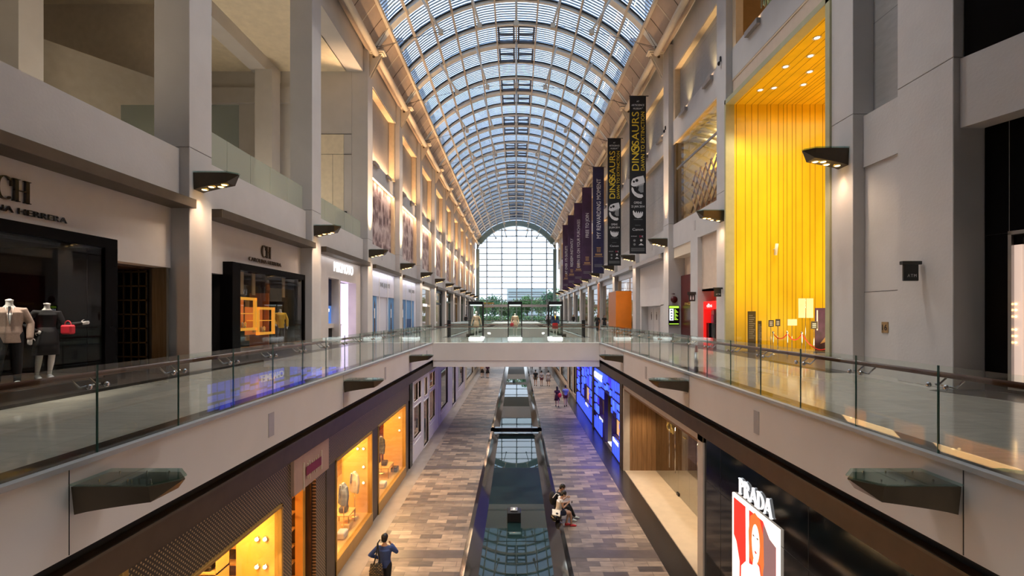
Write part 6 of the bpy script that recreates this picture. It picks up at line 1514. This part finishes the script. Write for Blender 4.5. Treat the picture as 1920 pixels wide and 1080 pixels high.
figure('person', 'distant person in pale top and black skirt beside the pool', 'person', (-4.05, 57.6, ZF), 0, WALK2, 1.66, hair='hair', top='creamdress', sleeves='short', bottom='skirt', botm='blacktop', shoes='blacktop', woman=True, facing=False, voxel=.02)
figure('person', 'distant person in red top and black skirt beside the pool', 'person', (-3.38, 57.0, ZF), 0, WALK, 1.68, hair='hair', top='maroon', sleeves='short', bottom='skirt', botm='blacktop', shoes='blacktop', woman=True, facing=False, voxel=.02)
for i, (x, y, tp, bt) in enumerate(((2.1, 66, 'blacktop', 'blacktr'), (3.2, 65, 'greytop', 'greysk'), (4.1, 66.5, 'periw', 'blacktr'))):
    figure('person', 'distant person in %s under the bridge, %s from the pool' % (('black clothes', 'grey clothes', 'blue top and black trousers')[i], ORD[i]), 'person', (x, y, ZF), 0, (WALK, WALK2)[i % 2], 1.7, hair='hair', top=tp, bottom='trousers', botm=bt, facing=False, voxel=.025)
# walkway level people beyond the bridge
figure('person', 'person in black cardigan over white standing by the orange-brown pillar', 'person', (8.05, 48, .005), PI-.4, WALK, 1.7, hair='hair', hair_len=.25, top='blacktop', bottom='trousers', botm='blacktr', woman=True, voxel=.018)
figure('person', 'person with long hair in black dress walking in front of the cream-lit shop', 'person', (8.85, 48.6, .005), PI+.3, WALK2, 1.68, hair='hair', hair_len=.35, top='blacktop', sleeves='short', bottom='dress', botm='blacktop', woman=True, voxel=.018)
for i, (x, y, tp) in enumerate(((2.8, 80, 'greytop'), (4.3, 84, 'blacktop'), (5.3, 82, 'greytop'), (9.0, 76, 'blacktop'), (-7.5, 72, 'blacktop'), (1.3, 90, 'khaki'), (-.5, 100, 'blacktop'), (6.2, 98, 'maroon'))):
    z = 0.005
    if abs(x) < 5 and y < 96: x = (5.6+.35*i)
    figure('person', 'small distant person in %s %s' % ({'greytop': 'grey', 'blacktop': 'black', 'khaki': 'brown', 'maroon': 'dark red'}[tp], ('by the end of the pool opening', 'beside the far walkway rail', 'in the middle of the far walkway', 'against the glazed shops', 'against the mural-side shops', 'just past the far rail', 'in front of the middle doors', 'in front of the banner-side doors')[i]), 'person', (x, y, z), PI if i % 2 else 0, (WALK, WALK2)[i % 2], 1.7, hair='hair', top=tp, bottom='trousers', botm='blacktr', facing=False, voxel=.03)
# mannequins
MAN = dict(elL=(-.27, -.02, 1.12), wrL=(-.26, .05, .86), elR=(.25, -.06, 1.14), wrR=(.20, .10, .96), knR=(.13, .10, .50), anR=(.16, .06, .085))
f1 = -PI/4-.15
figure('mannequin', 'headless white mannequin in tan tweed jacket, white shirt, dark tie and dark wide trousers', 'mannequin', (-9.98, 9.52, .30), f1-PI/2+.2, MAN, 1.86, 'manq', top='tweed', jacket=True, bottom='trousers', botm='blacktr', shoes='white', headless=True, voxel=.009, collar=('whitetop', 'blacktop'))
WOM = dict(elR=(.36, -.04, 1.14), wrR=(.17, .06, 1.00), elL=(-.25, .05, 1.10), wrL=(-.48, .16, 1.14), knL=(-.06, .06, .50), anL=(-.03, .03, .13), anR=(.14, -.03, .13), knR=(.12, .05, .50))
tw, J = figure('mannequin', 'headless mannequin in near-black dress with hand on hip and red bag', 'mannequin', (-9.95, 10.25, .30), f1-PI/2+.35, WOM, 1.80, 'manq', top='darkdress', sleeves='long', bottom='dress', botm='darkdress', shoes='white', woman=True, headless=True, voxel=.009)
bag = thing('handbag', 'bright red handbag hanging at the elbow of the dark-dressed mannequin', 'handbag', (-9.66, 10.42, 1.28)); b = MB(); b.bbox(-.12, .12, -.07, .07, -.0, .20, 'redbag', .03); b.build('bag_body', bag); b = MB(); b.tube([(-.07+.07*(1-math.cos(a)), 0, .19+.10*math.sin(a)) for a in [k*PI/8 for k in range(9)]], .010, 'redbag', 8); b.build('handle', bag)
figure('mannequin', 'headless white mannequin in bright yellow jacket and grey trousers in the second black window', 'mannequin', (-10.35, 21.2, .31), PI+.6, MAN, 1.78, 'manq', top='yjacket', jacket=True, bottom='trousers', botm='greysk', shoes='white', headless=True, voxel=.014)
figure('mannequin', 'pale mannequin in cream dress seen inside the mural-side display case', 'mannequin', (-2.80, 33.9, .20), PI, dict(elL=(-.28, -.02, 1.12), wrL=(-.33, .0, .86), elR=(.28, -.02, 1.12), wrR=(.33, .0, .86)), 1.72, 'manq', hair='creamdress', top='creamdress', bottom='skirt', botm='creamdress', shoes='white', woman=True, voxel=.014, facing=False)
figure('mannequin', 'pale headless mannequin in cream outfit inside the middle display case', 'mannequin', (-.09, 33.9, .20), PI, {}, 1.72, 'manq', top='creamdress', bottom='skirt', botm='creamdress', shoes='white', woman=True, headless=True, voxel=.014)
b = MB(); b.ell((0, 0, 0), (.13, .08, .16), 'redbag', 14, 10); b.tube([(-.06, 0, .14), (0, 0, .30), (.06, 0, .14)], .012, 'redbag', 8); o = b.build('handbag'); o.location = (-.30, 33.72, .98); tag(o, 'red handbag beside the mannequin in the middle display case', 'handbag')
figure('mannequin', 'mannequin in blue jacket and bright red skirt inside a display case', 'mannequin', (2.72, 33.9, .20), PI, {}, 1.72, 'manq', hair='hair', top='bluejk', jacket=True, bottom='dress', botm='redskirt', shoes='white', woman=True, voxel=.014, facing=False, collar=('yjacket', 'yjacket'))
# dressed busts in the golden shop
M['suitblue'] = cloth('sky_blue_shirt', (.10, .15, .34)); M['suitgrey'] = cloth('grey_blue_suit', (.13, .15, .20)); M['suitbeige'] = cloth('beige_jacket', (.45, .36, .26)); M['suitdark'] = cloth('dark_check_jacket', (.07, .06, .05))
def bust(x, y, z, col, lab):
    t = thing('dress_form', lab, 'dress form', (x, y, z), PI-.7); b = MB()
    b.loft([((0, 0, .0), (.19, 0, 0), (0, .12, 0)), ((0, 0, .25), (.16, 0, 0), (0, .11, 0)), ((0, 0, .48), (.20, 0, 0), (0, .12, 0)), ((0, 0, .62), (.17, 0, 0), (0, .08, 0)), ((0, 0, .67), (.07, 0, 0), (0, .06, 0))], col, 20)
    for s in (-1, 1): b.limb([(s*.16, 0, .57), (s*.22, .0, .33), (s*.215, .03, .02)], [.062, .055, .045], col, 10)
    b.build('jacket', t, remesh=.014, smooth_it=2)
    b = MB(); b.prism([(-.06, .10, .66), (.06, .10, .66), (0, .135, .30)], (0, 0, 0), (0, .01, 0), 'whitetop'); b.lathe((0, 0), [(.055, .64), (.05, .70), (0, .71)], 'whitetop', 14); b.build('shirt_front', t)
    b = MB(); b.prism([(-.02, .112, .64), (.02, .112, .64), (.03, .15, .36), (0, .155, .30), (-.03, .15, .36)], (0, 0, 0), (0, .008, 0), 'jeans'); b.build('tie', t)
    b = MB(); b.tube([(0, 0, -.85), (0, 0, .02)], .015, 'gold', 8); b.lathe((0, 0), [(0, -.87), (.15, -.87), (.14, -.84), (0, -.83)], 'gold', 16); b.build('stand', t)
    return t
zb = ZF+.42
bust(-5.75, 15.05, zb+.90, 'suitblue', 'dress form in bright blue shirt in the middle golden window, closer to the doorway'); bust(-5.62, 15.75, zb+.90, 'suitgrey', 'dress form in blue-grey suit jacket in the middle golden window')
bust(-5.60, 16.75, zb+.95, 'suitbeige', 'dress form in beige jacket in the middle golden window'); bust(-5.65, 19.3, zb+.90, 'suitblue', 'dress form in blue jacket in the last golden window'); bust(-5.70, 20.4, zb+1.25, 'suitdark', 'dress form in dark check jacket in the last golden window')
bust(-5.75, 9.7, zb+.75, 'suitbeige', 'dress form in pinkish jacket in the first golden window'); 
def low_table(x, y, w_, lab, mt):
    t = thing('display_table', lab, 'display table', (x, y, zb)); MB().bbox(-.3, .3, -w_/2, w_/2, .42, .47, 'shelfwood').build('table_top', t)
    for sx_ in (-1, 1):
        for sy_ in (-1, 1): MB().bbox(sx_*.27-.02, sx_*.27+.02, sy_*(w_/2-.04)-.02, sy_*(w_/2-.04)+.02, 0, .42, 'goldframe').build('leg', t)
    o = MB(); o.bbox(-.12, .12, -.16, .16, .0, .18, mt, .03); q = o.build('leather_bag'); q.location = (x, y, zb+.475); tag(q, 'small leather bag standing on the ' + lab, 'bag')
low_table(-5.8, 16.25, .7, 'low honey table in the middle golden window', 'darkwood'); low_table(-5.8, 21.3, .9, 'low honey table in the last golden window', 'darkwood')

GD = [(-5.6, 14.3, 'darkwood', 'dark leather briefcase'), (-5.55, 15.4, 'white', 'stack of folded white shirts'), (-5.62, 16.05, 'goldwall', 'small honey-coloured box'), (-5.5, 18.5, 'darkwood', 'brown leather holdall'), (-5.5, 19.9, 'white', 'pale hat box'), (-5.5, 21.9, 'black', 'black umbrella case'), (-5.6, 7.6, 'black', 'black shoe box'), (-5.6, 8.7, 'darkwood', 'brown shoe box')]
for x, y, m, nm in GD:
    b = MB(); b.bbox(-.14, .14, -.2, .2, 0, .2, m, .03); o = b.build('display_goods'); o.location = (x, y, zb+.0); tag(o, nm+' lying on the golden shop window floor', 'goods')

for x in (-4.2, 4.2):  # lamps added behind the camera to brighten the near fascia
    t = thing('downlight', 'round fill lamp added unseen under the camera-end bridge, %s side' % side(x), 'downlight', (x, -2.2, -1.0)); MB().cyl((0, 0), .16, -.02, 0, 'bulb', 18).build('lamp', t)
    light('SPOT', (x, -2.2, -1.1), 320 if x < 0 else 800, (1, .90, .82), rot=(math.radians(40), 0, 0), spot=2.9, blend=.3, radius=.25)
